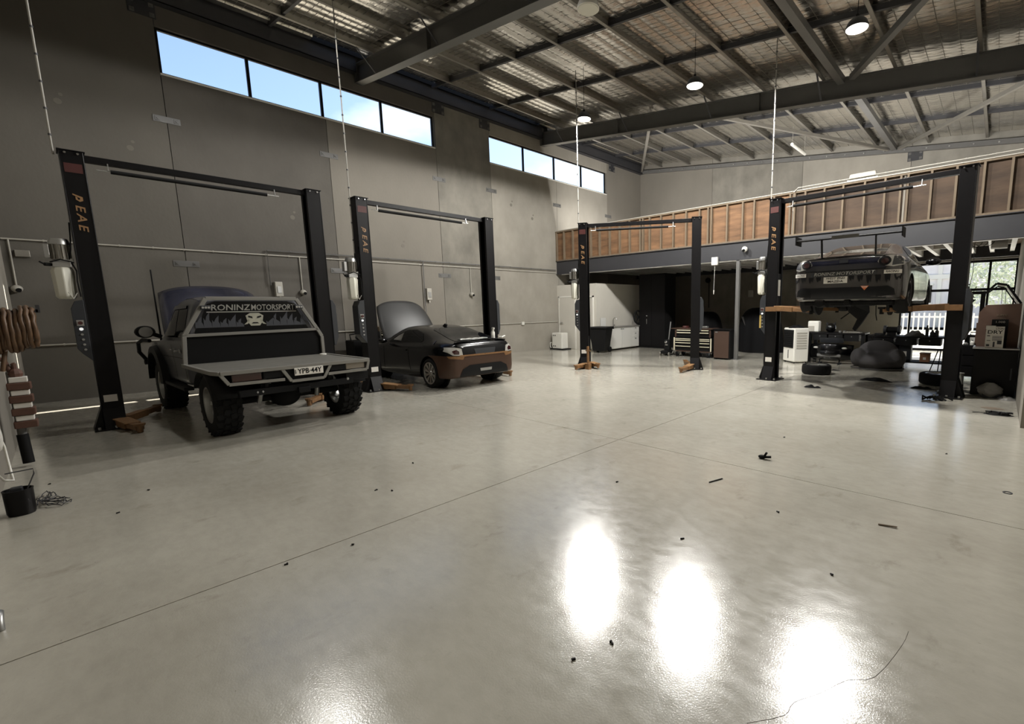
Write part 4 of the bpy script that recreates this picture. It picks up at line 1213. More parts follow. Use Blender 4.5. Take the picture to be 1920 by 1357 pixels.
for s in (-1, 1):
    r = (-s, 0, 0); q = lambda P: [(x * -s, z) for x, z in P]
    patch('side_window', T2, q([(1.18, 1.27), (.98, 1.52), (.74, 1.74), (.36, 1.78), (.36, 1.28)]), (0, 0, 0), r, U_, M_tint, t, .006, .08)
    patch('side_window', T2, q([(.30, 1.28), (.30, 1.78), (-.14, 1.76), (-.22, 1.66), (-.24, 1.30)]), (0, 0, 0), r, U_, M_tint, t, .006, .08)
    patch('weather_shield', T2, q([(.98, 1.55), (.74, 1.76), (-.14, 1.78), (-.16, 1.72), (.74, 1.70), (.96, 1.50)]), (0, 0, 0), r, U_, M_paint_grey, t, .02, .08)
    for xx in (.33, -.30): patch('door_gap', T2, q([(xx - .008, .66), (xx + .008, .66), (xx + .008, 1.26), (xx - .008, 1.26)]), (0, 0, 0), r, U_, M_blackm, t, .004, .08)
    for xx in (.18, -.18):
        o = patch('handle_bowl', T2, q([(xx - .06, 1.06), (xx + .06, 1.06), (xx + .06, 1.12), (xx - .06, 1.12)]), (0, 0, 0), r, U_, M_alu, t, .006, .03)
        MB().bar((xx - .07, s * .955, 1.10), (xx + .07, s * .955, 1.10), .022, .022).build('handle', M_chrome, t)
    patch('crease_shade', T2, q([(-.36, .985), (1.1, .965), (1.1, .972), (-.36, .992)]), (0, 0, 0), r, U_, M_blackm, t, .003, .1)  # shade of the crease put in as a thin black strip
    b = MB(); b.bar((1.12, s * .90, 1.27), (1.10, s * 1.0, 1.32), .05, .06); b.ball((1.12, s * 1.09, 1.36), .13, 12, 8, (.55, 1.0, .78)); o = b.build('door_mirror', M_dkplast, t, 60)
    MB().lathe([(0, .0), (.085, 0)], (0, 0, 0), 'X', 14).build('mirror_glass', M_chrome, o).location = (1.045, s * 1.09, 1.36)
    # flare, step and guards
    b = MB()
    b.add(*(lambda n: ([(1.55 + rr * math.cos(PI * i / n), s * yy, .50 + rr * math.sin(PI * i / n)) for i in range(n + 1) for rr, yy in ((.50, .88), (.50, 1.0), (.60, .985), (.62, .90))],
          [(i * 4 + k_, i * 4 + k_ + 1, i * 4 + k_ + 5, i * 4 + k_ + 4) for i in range(n) for k_ in range(3)]))(14))
    b.build('wheel_flare', M_dkplast, t, 40)
    MB().bar((-.35, s * .90, .53), (1.0, s * .90, .53), .12, .05).build('side_step', M_dkplast, t, bevel=.01)
    b = MB(); n = 12
    a0, a1 = math.radians(25), math.radians(165)
    b.add([(-1.45 + .49 * math.cos(a0 + (a1 - a0) * i / n), s * yy, .43 + .49 * math.sin(a0 + (a1 - a0) * i / n) * .92) for i in range(n + 1) for yy in (.56, .97)], [(2 * i, 2 * i + 1, 2 * i + 3, 2 * i + 2) for i in range(n)])
    o = b.build('mudguard', M_dkplast, t, 60); o.modifiers.new('s', 'SOLIDIFY').thickness = .012
    for x in (-1.45, 1.55): wheel(t, (x, s * .79, .42), .42, .30, .235, M_rim, 8, 22, s, .06, True)
# tray deck and its folded frame
TZ = .905
b = MB(); b.prism([(-.45, .93), (-1.92, .94), (-2.08, .90), (-2.08, -.94), (-.45, -.95)], TZ - .02, TZ, 'Z')
b.build('tray_deck', mat('worn_tray_sheet', rgb(100, 98, 92), .55, var=.14, vscale=7), t)
M_frame = mat('tray_frame_paint', rgb(122, 120, 114), .45)
b = MB()
for p, q in (((-.45, .95), (-1.92, .95)), ((-1.92, .95), (-2.10, .905)), ((-2.10, .905), (-2.10, -.955)), ((-2.10, -.955), (-.45, -.96))):
    b.bar((p[0], p[1], TZ - .012), (q[0], q[1], TZ - .012), .045, .05)
b.build('tray_edge', M_frame, t, bevel=.004)
xr = -2.10
def fr(pts, name='rear_frame', w_=.04):
    b = MB()
    for p, q in zip(pts[:-1], pts[1:]): b.bar((xr, p[0], p[1]), (xr, q[0], q[1]), .03, w_)
    b.build(name, M_frame, t, bevel=.004)
fr([(.86, TZ - .02), (.78, .745), (.16, .735)]); fr([(.18, TZ - .03), (.08, .70), (-.34, .70), (-.44, TZ - .03)]); fr([(-.40, .745), (-.965, .75), (-1.0, TZ - .02)])
M_amber = mat('amber_red_lamp', rgb(52, 26, 20), .25, coat=.5)
MB().box(xr + .01, xr + .06, .42, .74, .765, .87).build('tail_lamp', M_amber, t, bevel=.01)
MB().box(xr + .01, xr + .06, .16, .40, .765, .87).build('lamp_blank', M_dkplast, t, bevel=.01)
MB().box(xr + .01, xr + .06, -.94, -.66, .775, .88).build('tail_lamp', mat('frosted_lamp', rgb(120, 112, 100), .3, coat=.4), t, bevel=.01)
MB().box(xr + .01, xr + .06, -.66, -.44, .775, .88).build('lamp_blank', M_dkplast, t, bevel=.01)
MB().box(xr + .02, xr + .05, -.40, .14, .715, .885).build('plate_recess', M_dkplast, t)
o = MB().box(xr - .034, xr - .026, -.327, .045, .772, .879).build('number_plate', M_paper, t, bevel=.004)
lettering('YPB·44Y', .10, M_ink, o, (xr - .036, -.150, .825), R_, U_, fit=.31)
lettering('NSW', .026, M_ink, o, (xr - .036, .030, .825), (0, 0, 1), (0, 1, 0))
for o in t.children:
    if o.name.split('.')[0] in ('rear_frame', 'tail_lamp', 'lamp_blank', 'plate_recess', 'number_plate'): o.location.y += .045
# headboard hoop
M_mesh = mat('headboard_sheet', rgb(12, 12, 12), .7)
hp = [(.93, TZ), (.90, 1.32), (.60, 1.865), (-.60, 1.865), (-.87, 1.38), (-.95, 1.22), (-.95, TZ)]
b = MB()
for p, q in zip(hp[:-1], hp[1:]): b.bar((-.47, p[0], p[1]), (-.47, q[0], q[1]), .05, .055)
b.bar((-.47, .90, 1.325), (-.47, -.90, 1.345), .05, .045)
b.build('headboard_frame', M_frame, t, bevel=.006)
MB().box(-.455, -.445, -.93, .90, TZ, 1.325).build('headboard_panel', M_mesh, t)
for s in (-1, 1):
    b = MB(); b.box(-.53, -.49, s * .62 - .06, s * .62 + .06, 1.70, 1.76); o = b.build('work_lamp', M_boxgrey, t, bevel=.01)
    b = MB()
    for k_ in range(3): b.cyl((-.53, s * .62 - .035 + .035 * k_, 1.73), (-.537, s * .62 - .035 + .035 * k_, 1.73), .015, 10)
    b.build('lamp_lens', M_lamp, o)
# chassis, axle, towbar
b = MB()
for s in (-1, 1): b.bar((-2.0, s * .42, .62), (1.9, s * .42, .60), .08, .14)
for x in (-1.9, -1.0, -.3): b.bar((x, -.42, .62), (x, .42, .62), .06, .10)
b.build('chassis', M_blackm, t)
b = MB(); b.cyl((-1.45, -.72, .42), (-1.45, .72, .42), .05, 12); b.ball((-1.47, .02, .42), .16, 14, 10, (1, 1.25, 1)); b.build('rear_axle', M_blackm, t, 60)
for s in (-1, 1):
    b = MB(); b.bar((-2.0, s * .50, .58), (-.85, s * .50, .52), .06, .05); b.bar((-1.9, s * .50, .55), (-.95, s * .50, .46), .06, .03); b.build('leaf_spring', M_blackm, t)
    b = MB(); b.cyl((-1.55, s * .38, .38), (-1.75, s * .34, .78), .032, 10); b.build('shock_absorber', M_alu, t)
b = MB(); b.bar((-2.02, -.72, .60), (-2.02, .72, .60), .09, .09); b.bar((-2.08, .05, .56), (-2.08, -.10, .56), .06, .08); b.bar((-2.0, .4, .62), (-2.0, .4, .75), .05, .05); b.bar((-2.0, -.4, .62), (-2.0, -.4, .75), .05, .05)
b.build('tow_bar', M_dkplast, t, bevel=.008)
b = MB(); b.ball((-2.04, .52, .60), .03, 8, 6); b.ball((-2.04, .46, .60), .03, 8, 6); b.ball((-2.05, -.64, .63), .025, 8, 6); b.build('shackle', M_alu, t, 60)
MB().box(-2.06, -1.96, -.95, -.62, .60, .72).build('tray_box', M_dkplast, t, bevel=.01)
# bull bar, aerial, raised bonnet
b = MB(); b.tube([(2.45, .70, .72), (2.62, .80, .75), (2.66, .93, .82), (2.66, 1.0, .95), (2.62, 1.0, 1.12), (2.5, .95, 1.18), (2.35, .88, 1.16)], .032, 8)
b.tube([(2.45, -.70, .72), (2.62, -.80, .75), (2.66, -.93, .82), (2.66, -1.0, .95), (2.62, -1.0, 1.12), (2.5, -.95, 1.18), (2.35, -.88, 1.16)], .032, 8)
b.tube([(2.66, .95, .75), (2.70, 0, .78), (2.66, -.95, .75)], .045, 8); b.build('bull_bar', M_dkplast, t, 60)
b = MB(); b.cyl((2.35, .72, 1.1), (2.40, .72, 2.45), .016, 8, .010); b.build('aerial', M_dkplast, t)
b = MB()
def ub(u, v):
    e = abs(2 * v - 1); x = u * 1.10; y = (v - .5) * 1.56 * (1 - .10 * u ** 2)
    return (x - .10 * u * e ** 3, y, .05 * (1 - e ** 2) + .05 * math.sin(PI * u * .9) - .05 * e ** 8 - .06 * u ** 4 + (.03 if .35 < v < .65 and .3 < u < .6 else 0))
b.grid(ub, 14, 18)
o = b.build('bonnet', M_paint_slate, t, 60); o.modifiers.new('s', 'SOLIDIFY').thickness = -.03
o.location = (1.50, 0, 1.20); o.rotation_euler = (0, math.radians(-58), 0)
b = MB(); b.box(1.65, 2.3, -.5, .5, .85, 1.08); b.box(1.8, 2.1, -.3, .2, 1.05, 1.16); b.build('engine', M_blackm, t, bevel=.02)
b = MB(); b.cyl((2.1, .60, 1.08), (2.0, .58, 1.95), .012, 6); b.build('bonnet_strut', M_alu, t)
t2 = thing('cap', 'small white plastic cap lying on the far corner of the truck tray', 'cap', (-8.75, 2.92, TZ + .001))
MB().lathe([(0, 0), (.055, 0), (.055, .018), (.045, .022), (0, .022)], n=16).build('disc', M_white, t2)

# ---- dark sports coupe high on the lift, nose to the glazed end
VX, VY, VZ = -2.06, 11.10, 1.46
t = thing('raised_sports_coupe', 'dark sports coupe with tall rear wing and stickers raised on the lift', 'car', (VX, VY, VZ), R90)
S3 = [(-2.19, section(.40, .40, .70, .44, .76, .84, .36)), (-2.16, section(.66, .30, .76, .68, .86, .95, .56)), (-2.06, section(.80, .24, .80, .80, .92, 1.00, .62)),
      (-1.85, section(.86, .22, .83, .845, .94, 1.02, .62)), (-1.55, section(.885, .20, .84, .87, .95, 1.06, .60)), (-1.1, section(.89, .19, .83, .87, .95, 1.20, .56)),
      (-.7, section(.885, .18, .82, .865, .935, 1.295, .54)), (-.2, section(.88, .18, .81, .86, .925, 1.335, .545)), (.25, section(.88, .18, .80, .86, .92, 1.31, .55)),
      (.7, section(.882, .18, .78, .865, .90, 1.12, .60)), (1.0, section(.885, .19, .77, .87, .865, .925, .68)), (1.4, section(.885, .19, .74, .865, .80, .845, .66)),
      (1.85, section(.86, .19, .68, .83, .73, .77, .62)), (2.1, section(.74, .21, .58, .70, .62, .66, .50)), (2.19, section(.45, .27, .48, .42, .52, .56, .30))]
me = shell(S3)
bx_r, bx_f = -1.33, 1.37
me = cut(me, [arch(x, s * .60, s * 1.2, .365, .33) for x in (bx_r, bx_f) for s in (-1, 1)])
T3 = tree_of(me)
M_body3 = mat('dark_gunmetal_paint', rgb(62, 59, 58), .20, spec=.55, coat=.5, metal=.35)
M_body3d = mat('midnight_blue_boot', rgb(18, 19, 30), .16, spec=.5, coat=.5)
plane_part(me, 'body', M_body3, t)
O_ = (-2.1, 0, 0)
patch('boot_panel', T3, [(-.62, .755), (.62, .755), (.66, .84), (.56, .965), (.3, .99), (-.3, .99), (-.56, .965), (-.66, .84)], O_, R_, U_, M_body3d, t, .006, .06)
patch('emblem_recess', T3, [(-.07, .87), (.07, .87), (.07, .94), (-.07, .94)], O_, R_, U_, M_ink, t, .012, .05)
patch('boot_slot', T3, [(-.62, .74), (.62, .74), (.62, .755), (-.62, .755)], O_, R_, U_, M_ink, t, .009, .06)
for s in (-1, 1):
    f = (1 if s > 0 else -1)
    q = patch('tail_lamp', T3, [(s * .50, .86), (s * .56, .80), (s * .72, .77), (s * .84, .80), (s * .86, .88), (s * .80, .945), (s * .66, .955), (s * .54, .93)][::f], O_, R_, U_, M_lamp if s > 0 else M_lamp, t, .010, .03)
    c0 = (s * .60, .865)
    patch('lamp_ring', T3, [(c0[0] + .085 * math.cos(a * PI / 8), c0[1] + .075 * math.sin(a * PI / 8)) for a in range(16)], O_, R_, U_, M_ink, q, .014, .03)
    patch('lamp_bulb', T3, [(c0[0] + .05 * math.cos(a * PI / 8), c0[1] + .045 * math.sin(a * PI / 8)) for a in range(16)], O_, R_, U_, M_lamp_red, q, .018, .03)
    patch('lamp_smoke', T3, [(s * .70, .79), (s * .82, .81), (s * .83, .87), (s * .78, .93), (s * .71, .935)][::f], O_, R_, U_, M_boxgrey, q, .014, .03)
    q = patch('sticker', T3, [(s * .60, .66), (s * .82, .665), (s * .82, .725), (s * .60, .72)][::f], O_, R_, U_, M_paper, t, .010, .04)
    text_on(T3, 'RACING', .05, (-2.1, -s * .71, .692), R_, U_, M_ink, q, .17, .016, shear=.2)
o = patch('lettering_band', T3, [(-.52, .655), (.50, .655), (.50, .735), (-.52, .735)], O_, R_, U_, mat('dark_sticker', rgb(40, 41, 44), .5), t, .008, .06)
text_on(T3, 'RONINZ MOTORSPORT', .075, (-2.1, .0, .695), R_, U_, M_txt, o, .94, .014, shear=.2)
o = patch('number_plate', T3, [(-.30, .535), (.075, .535), (.075, .645), (-.30, .645)], O_, R_, U_, M_paper, t, .016, .06)
text_on(T3, 'WEST END', .052, (-2.1, .112, .618), R_, U_, M_ink, o, .30, .022, shear=.15)
text_on(T3, 'MAZDA', .052, (-2.1, .112, .565), R_, U_, M_ink, o, .24, .022)
patch('lower_valance', T3, [(-.64, .27), (.64, .27), (.70, .36), (.66, .46), (-.66, .46), (-.70, .36)], O_, R_, U_, M_ink, t, .008, .06)
for s in (-1, 1):
    f = (1 if s > 0 else -1)
    patch('valance_pod', T3, [(s * .50, .30), (s * .76, .32), (s * .74, .42), (s * .66, .47), (s * .56, .46)][::f], O_, R_, U_, M_dkplast, t, .016, .05)
q = patch('tow_arrow', T3, [(.28, .475), (.40, .475), (.34, .405)][::-1], O_, R_, U_, mat('orange_sticker', rgb(196, 110, 60), .5), t, .016, .05)
text_on(T3, 'TOW', .04, (-2.1, -.34, .455), R_, U_, M_paper, q, .09, .022)
random.seed(4)
for i in range(13):
    x = -.78 + i * .13
    if -.36 < x < .12: continue
    h = random.uniform(.08, .16)
    patch('drip_decal', T3, [(x - .04, .65), (x - .03, .65 - h * .6), (x - .005, .65 - h), (x + .012, .65 - h * .5), (x + .035, .65 - h * .8), (x + .045, .65)], O_, R_, U_, M_ink, t, .007, .05)
patch('rear_window', T3, [(-.50, -.55), (.50, -.55), (.47, .30), (.40, .42), (-.40, .42), (-.47, .30)], (-1.2, 0, 1.15), (0, -1, 0), (.92, 0, .39), mat('mirror_like_window', rgb(60, 58, 54), .05, spec=1, metal=.75), t, .006, .06)
for s in (-1, 1):
    r = (-s, 0, 0); qf = lambda P: [(x * -s, z) for x, z in P]
    patch('side_window', T3, qf([(.62, .945), (.32, 1.10), (-.05, 1.235), (-.42, 1.25), (-.80, 1.16), (-1.0, 1.03), (-.92, .985), (-.2, .96)]), (0, 0, 0), r, U_, M_tint, t, .005, .06)
    patch('door_gap', T3, qf([(.75, .32), (.77, .82), (.755, .82), (.735, .32)]), (0, 0, 0), r, U_, M_blackm, t, .003, .06)
    patch('door_gap', T3, qf([(-.42, .34), (-.35, .72), (-.36, .86), (-.375, .86), (-.365, .72), (-.435, .34)]), (0, 0, 0), r, U_, M_blackm, t, .003, .06)
    b = MB(); b.ball((.52, s * 1.0, .99), .115, 12, 8, (.8, 1.15, .66)); b.bar((.62, s * .84, .94), (.55, s * .94, .96), .04, .03); b.build('door_mirror', M_paint_black, t, 60)
    for x in (bx_r, bx_f):
        MB().cyl((x, s * .58, .33), (x, s * .62, .33), .36, 24).build('wheel_liner', M_blackm, t)
        if not (x == bx_r and s == 2): wheel(t, (x, s * .765, .325), .325, .23, .225, M_rim_dk if s < 0 else M_rim, 5, 0, s, .02, True)
    MB().bar((-.9, s * .84, .19), (.9, s * .84, .19), .06, .05).build('side_skirt', M_dkplast, t, bevel=.01)
# rear wing
b = MB()
def wg(u, v):
    a = 2 * PI * u; c = .13 * math.cos(a); th = .022 * math.sin(a)
    return (-2.02 + c, (v - .5) * 1.62, 1.325 + th + .10 * c)
b.grid(wg, 14, 8); w_ = b.build('rear_wing', M_dkplast, t, 60)
for s in (-1, 1):
    MB().box(-2.18, -1.86, s * .81 - .006, s * .81 + .006, 1.24, 1.39).build('end_plate', M_dkplast, w_)
    MB().bar((-1.92, s * .42, .98), (-2.0, s * .42, 1.31), .012, .09, (1, 0, 0)).build('wing_upright', M_dkplast, w_)
MB().box(-2.162, -2.155, -.20, .22, 1.29, 1.345).build('wing_sticker', mat('grey_sticker', rgb(84, 82, 76), .6), w_)
# underside and hanging parts
b = MB(); b.box(-1.9, 1.8, -.7, .7, .15, .22); b.bar((-1.33, -.75, .30), (-1.33, .75, .30), .10, .10); b.cyl((-1.9, .30, .16), (1.2, .10, .16), .04, 10); b.cyl((-2.05, .4, .20), (-1.6, .4, .20), .08, 12); b.cyl((-2.05, -.05, .20), (-1.5, -.05, .18), .05, 12)
b.build('underbody', M_blackm, t, bevel=.01)
b = MB()
b.add([(-1.5, -.02, .16), (-1.5, -.28, .16), (-1.48, -.30, .02), (-1.5, -.20, -.16), (-1.52, -.10, -.32), (-1.5, -.05, -.28), (-1.5, -.12, -.10), (-1.5, .04, .04),
       (-1.4, -.02, .16), (-1.4, -.28, .16), (-1.42, -.30, .02), (-1.4, -.20, -.16), (-1.43, -.10, -.32), (-1.4, -.05, -.28), (-1.4, -.12, -.10), (-1.4, .04, .04)],
      [tuple(range(8))[::-1], tuple(range(8, 16))] + [(i, (i + 1) % 8, 8 + (i + 1) % 8, 8 + i) for i in range(8)])
b.tube([(-1.45, .02, .02), (-1.46, .10, -.05), (-1.47, .16, -.10)], .012, 5)
b.build('hanging_liner', M_dkplast, t)
b = MB(); b.tube([(-1.6, -.42, .18), (-1.6, -.43, -.02), (-1.6, -.45, -.12)], .008, 5); b.build('hanging_wire', M_blackm, t)
b = MB(); b.cyl((1.55, -.52, .15), (1.55, -.52, -.05), .03, 8); b.build('jack_stub', M_blackm, t)
# ---------------------------------------------------------------- kitchenette, bin and dark end of the bay
M_lam = mat('white_laminate', rgb(206, 205, 200), .45)
t = thing('kitchen_cabinet', 'low white kitchenette cabinet run along the office side wall', 'cabinet', (-11.5, 13.5, 0))
MB().box(0, .56, .02, 1.88, .06, .86).build('carcass', M_lam, t)
for y0, y1 in ((.03, .74), (.76, 1.36)):
    o = MB().box(.56, .58, y0, y1, .08, .85).build('door', M_lam, t, bevel=.003)
    yk = y1 - .05 if y0 < .5 else y0 + .05
    MB().box(.58, .60, yk - .035, yk + .035, .79, .81).build('handle', M_boxgrey, o)
for z0, z1 in ((.08, .44), (.45, .64), (.65, .85)):
    o = MB().box(.56, .58, 1.38, 1.86, z0, z1).build('drawer', M_lam, t, bevel=.003)
    MB().box(.58, .60, 1.60, 1.66, z1 - .06, z1 - .04).build('handle', M_boxgrey, o)
t = thing('worktop', 'thin grey worktop on the white kitchenette cabinet', 'worktop', (-11.5, 13.5, .86))
MB().box(0, .60, 0, 1.9, 0, .035).build('slab', mat('grey_laminate', rgb(120, 118, 112), .4), t)
t = thing('tap', 'chrome gooseneck tap on the kitchenette worktop', 'tap', (-11.36, 14.25, .895))
b = MB(); b.tube([(0, 0, 0), (0, 0, .24), (.02, .02, .31), (.07, .03, .34), (.13, .04, .32), (.15, .05, .24)], .014, 8); b.build('spout', M_chrome, t, 60)
MB().cyl((0, .06, 0), (0, .06, .07), .016, 8).build('lever', M_chrome, t)
t = thing('splash_sheet', 'clear upright sheet at the near end of the kitchenette worktop', 'panel', (-11.46, 13.75, .895))
MB().box(0, .01, -.16, .16, 0, .34).build('sheet', M_lam, t)
t = thing('wheelie_bin', 'dark wheelie bin standing in front of the kitchenette', 'bin', (-10.93, 12.98, 0), .25)
b = MB(); vs = []
for z, sx, sy in ((.06, .24, .22), (.88, .35, .30)): vs += [(-sx, -sy, z), (sx, -sy, z), (sx, sy, z), (-sx, sy, z)]
b.add(vs, [(0, 3, 2, 1), (4, 5, 6, 7), (0, 1, 5, 4), (1, 2, 6, 5), (2, 3, 7, 6), (3, 0, 4, 7)]); b.build('body', M_blackp, t, bevel=.02)
b = MB(); b.box(-.40, .38, -.34, .34, .88, .94); b.bar((-.38, .36, .86), (.38, .36, .86), .03, .03); b.build('lid', M_blackp, t, bevel=.015)
for s in (-1, 1): MB().cyl((s * .22, .22, .1), (s * .29, .22, .1), .1, 16).build('wheel', M_rubber, t)
t = thing('filter_unit', 'white upright filter cabinet on a black skid against the window wall', 'machine', (-13.13, 13.05, 0))
MB().box(-.27, .27, -.18, .18, .04, .66).build('casing', M_white, t, bevel=.02)
MB().box(-.35, .40, -.22, .22, 0, .04).build('skid', M_blackm, t)
for z in (.56, .14):
    for x in (-.18, -.08): MB().cyl((x, -.18, z), (x, -.195, z), .022, 10).build('knob', M_boxgrey, t)
b = MB(); b.cyl((-.36, -.05, .1), (-.36, -.05, .28), .05, 12); b.tube([(-.36, -.10, .27), (-.40, -.16, .25), (-.40, -.16, .10), (-.36, -.14, .06)], .02, 6); b.build('pump_pipe', M_white, t, 60)
MB().box(-.42, -.30, -.02, .12, .04, .42).build('pump', M_blackm, t, bevel=.02)
t = thing('black_cupboard', 'tall black double door cupboard at the end of the kitchenette', 'cupboard', (-10.35, 15.8, 0))
MB().box(-.60, .62, -.36, .4, .03, 2.9).build('body', M_blackm, t)
for x0, x1, xh in ((-.59, .0, -.22), (.01, .61, .2)):
    o = MB().box(x0, x1, -.385, -.36, .08, 2.86).build('door', M_black, t)
    if xh < 0:
        MB().box(xh - .01, xh + .01, -.40, -.385, .95, 1.15).build('handle', M_chrome, o); MB().box(xh - .03, xh + .03, -.395, -.385, 1.26, 1.29).build('latch', M_chrome, o)
MB().box(-.72, .66, -.42, .4, 0, .03).build('plinth', M_blackm, t)
t = thing('hanging_wheel', 'black spoked wheel hung on the side of the tall black cupboard', 'wheel', (-10.99, 15.40, 1.22))
b = MB(); b.lathe([(.26 + .03 * math.cos(a * PI / 4), .03 * math.sin(a * PI / 4)) for a in range(8)], axis='X', n=28, closed=True)
b.build('rim', M_rubber, t, 60)
b = MB()
for a in range(3): b.bar((0, 0, 0), (0, .25 * math.cos(a * 2.09), .25 * math.sin(a * 2.09)), .03, .02)
b.cyl((-.03, 0, 0), (.03, 0, 0), .06, 12); b.build('spokes', M_blackm, t)

M_ivory = mat('ivory_trim', rgb(206, 200, 176), .45)
M_umber = mat('brown_chest_paint', rgb(66, 48, 38), .5)
t = thing('tool_chest', 'dark rolling tool chest with ivory drawer edges under the mezzanine', 'tool chest', (-7.38, 13.55, 0))
b = MB(); b.box(-.66, .66, -.2, .3, .20, .62); b.box(-.62, .62, -.18, .28, .64, .90); b.build('carcass', M_blackm, t, bevel=.008)
for x in (-.66, .66): MB().box(x - .02, x + .02, -.225, -.19, .2, .62).build('corner_trim', M_ivory, t)
for x in (-.62, .62): MB().box(x - .025, x + .025, -.205, -.18, .64, .88).build('corner_trim', M_umber, t)
MB().box(-.78, .70, -.24, .32, .90, .925).build('top_tray', M_umber, t)
for z, h in ((.83, .05), (.75, .05)):
    for x0, x1 in ((-.58, -.02), (.02, .58)):
        o = MB().box(x0, x1, -.2, -.18, z - h * .4, z + h).build('drawer', M_black, t); MB().box(x0 + .01, x1 - .01, -.222, -.2, z + h * .35, z + h * .9).build('drawer_edge', M_ivory, o)
for z in (.58, .53, .45, .34):
    for x0, x1 in ((-.62, .10), (.14, .62)):
        o = MB().box(x0, x1, -.215, -.2, z - .05, z + .02).build('drawer', M_black, t); MB().box(x0 + .01, x1 - .01, -.235, -.215, z - .012, z + .012).build('drawer_edge', M_ivory, o)
MB().box(-.6, .66, -.2, .28, .16, .20).build('base_frame', M_umber, t)
for x in (-.58, .05, .54):
    for y in (-.15, .25):
        o = MB().cyl((x - .03, y, .08), (x + .03, y, .08), .08, 12).build('castor', M_blackp, t); MB().box(x - .04, x + .04, y - .02, y + .02, .08, .17).build('castor_fork', M_alu, o)
for i, (x, m_) in enumerate(((-.34, 'small dull red socket case at the near end of the tool chest top'), (.16, 'small dull red socket case behind the lift post on the tool chest top'), (.36, 'small pale socket case at the far end of the tool chest top'))):
    t = thing('socket_case', m_, 'case', (-7.38 + x, 13.52, .925))
    MB().box(-.09, .09, -.06, .06, 0, .07).build('case', M_red if i < 2 else M_alu, t, bevel=.01)
    MB().box(-.03, .03, -.064, -.06, .03, .05).build('clasp', M_alu, t)
t = thing('floor_jack', 'black trolley jack with upright silver handle left of the tool chest', 'jack', (-8.40, 13.45, 0), .2)
b = MB(); b.box(-.14, .14, -.25, .25, .06, .16); b.box(-.10, .10, -.02, .2, .16, .52); b.build('frame', M_blackm, t, bevel=.02)
MB().bar((.02, .12, .5), (.06, .2, 1.12), .035, .035).build('handle', M_alu, t, bevel=.008)
for x in (-.15, .15):
    for y in (-.2, .2): MB().cyl((x - .02, y, .06), (x + .02, y, .06), .06, 12).build('wheel', M_steel_lt, t)
b = MB(); b.ball((-.02, -.03, .44), .05, 10, 6); b.box(-.05, .05, -.05, -.02, .32, .38); b.build('ram', M_chrome, t)
t = thing('side_cupboard', 'waist high black cupboard beside the grey steel post', 'cupboard', (-6.30, 13.3, 0))
MB().box(-.26, .26, -.1, .3, .03, .90).build('body', M_blackm, t, bevel=.006)
MB().box(-.28, .28, -.12, .32, .90, .93).build('top', M_black, t)
o = MB().box(-.24, .24, -.12, -.10, .05, .86).build('door', M_umber, t); MB().box(-.20, -.12, -.13, -.12, .82, .85).build('handle', M_alu, o)
for x in (-.22, .22): MB().box(x - .03, x + .03, -.08, .26, 0, .03).build('foot', M_blackp, t)
M_cloth = mat('black_cover_cloth', rgb(13, 13, 15), .85)
def covered(x, y, sx, sy, h, label):
    t = thing('covered_motorbike', label, 'motorbike', (x, y, 0))
    def f(u, v):
        a = 2 * PI * v; r = math.cos(PI / 2 * u) ** .5 if u < 1 else 0
        k_ = 1 + .05 * math.sin(6 * a) * (1 - u)
        return (sx * r * math.cos(a) * k_, sy * r * math.sin(a) * k_, h * math.sin(PI / 2 * u) ** .9)
    MB().grid(f, 12, 32).build('cover', M_cloth, t, 60)
    b = MB(); b.bar((-sx * .62, -sy * .55, h * .80), (-sx * .30, -sy * .72, h * .52), .16, .01); b.build('reflective_patch', mat('grey_mesh_patch', rgb(66, 64, 62), .6), t)
    for s in (-1, 1): MB().cyl((s * sx * .5, -.05, .25), (s * sx * .5, .05, .25), .25, 16).build('wheel', M_rubber, t)
covered(-6.3, 16.2, .78, .6, 1.55, 'bulky shape under a black cover in the dark bay beyond the grey steel post')
covered(-8.35, 16.2, .62, .6, 1.42, 'bulky shape under a black cover behind the tool chest')
t = thing('isolator_box', 'small grey switch box on the dark far wall under the mezzanine', 'switch box', (-7.9, YB, 2.12))
MB().box(-.09, .09, -.13, 0, -.15, .13).build('box', M_pipe, t, bevel=.01); MB().cyl((0, -.05, .13), (0, -.05, .8), .012, 8).build('riser', M_steel, t)
t = thing('wall_fan', 'black wall bracket with round head on the dark far wall', 'fan', (-9.84, YB, 2.75))
MB().ball((0, -.14, 0), .12, 12, 8).build('head', M_blackm, t); b = MB(); b.cyl((0, -.1, 0), (0, 0, -.05), .03, 8); b.cyl((0, -.03, -.05), (0, -.03, -1.2), .015, 8); b.build('bracket', M_blackm, t)

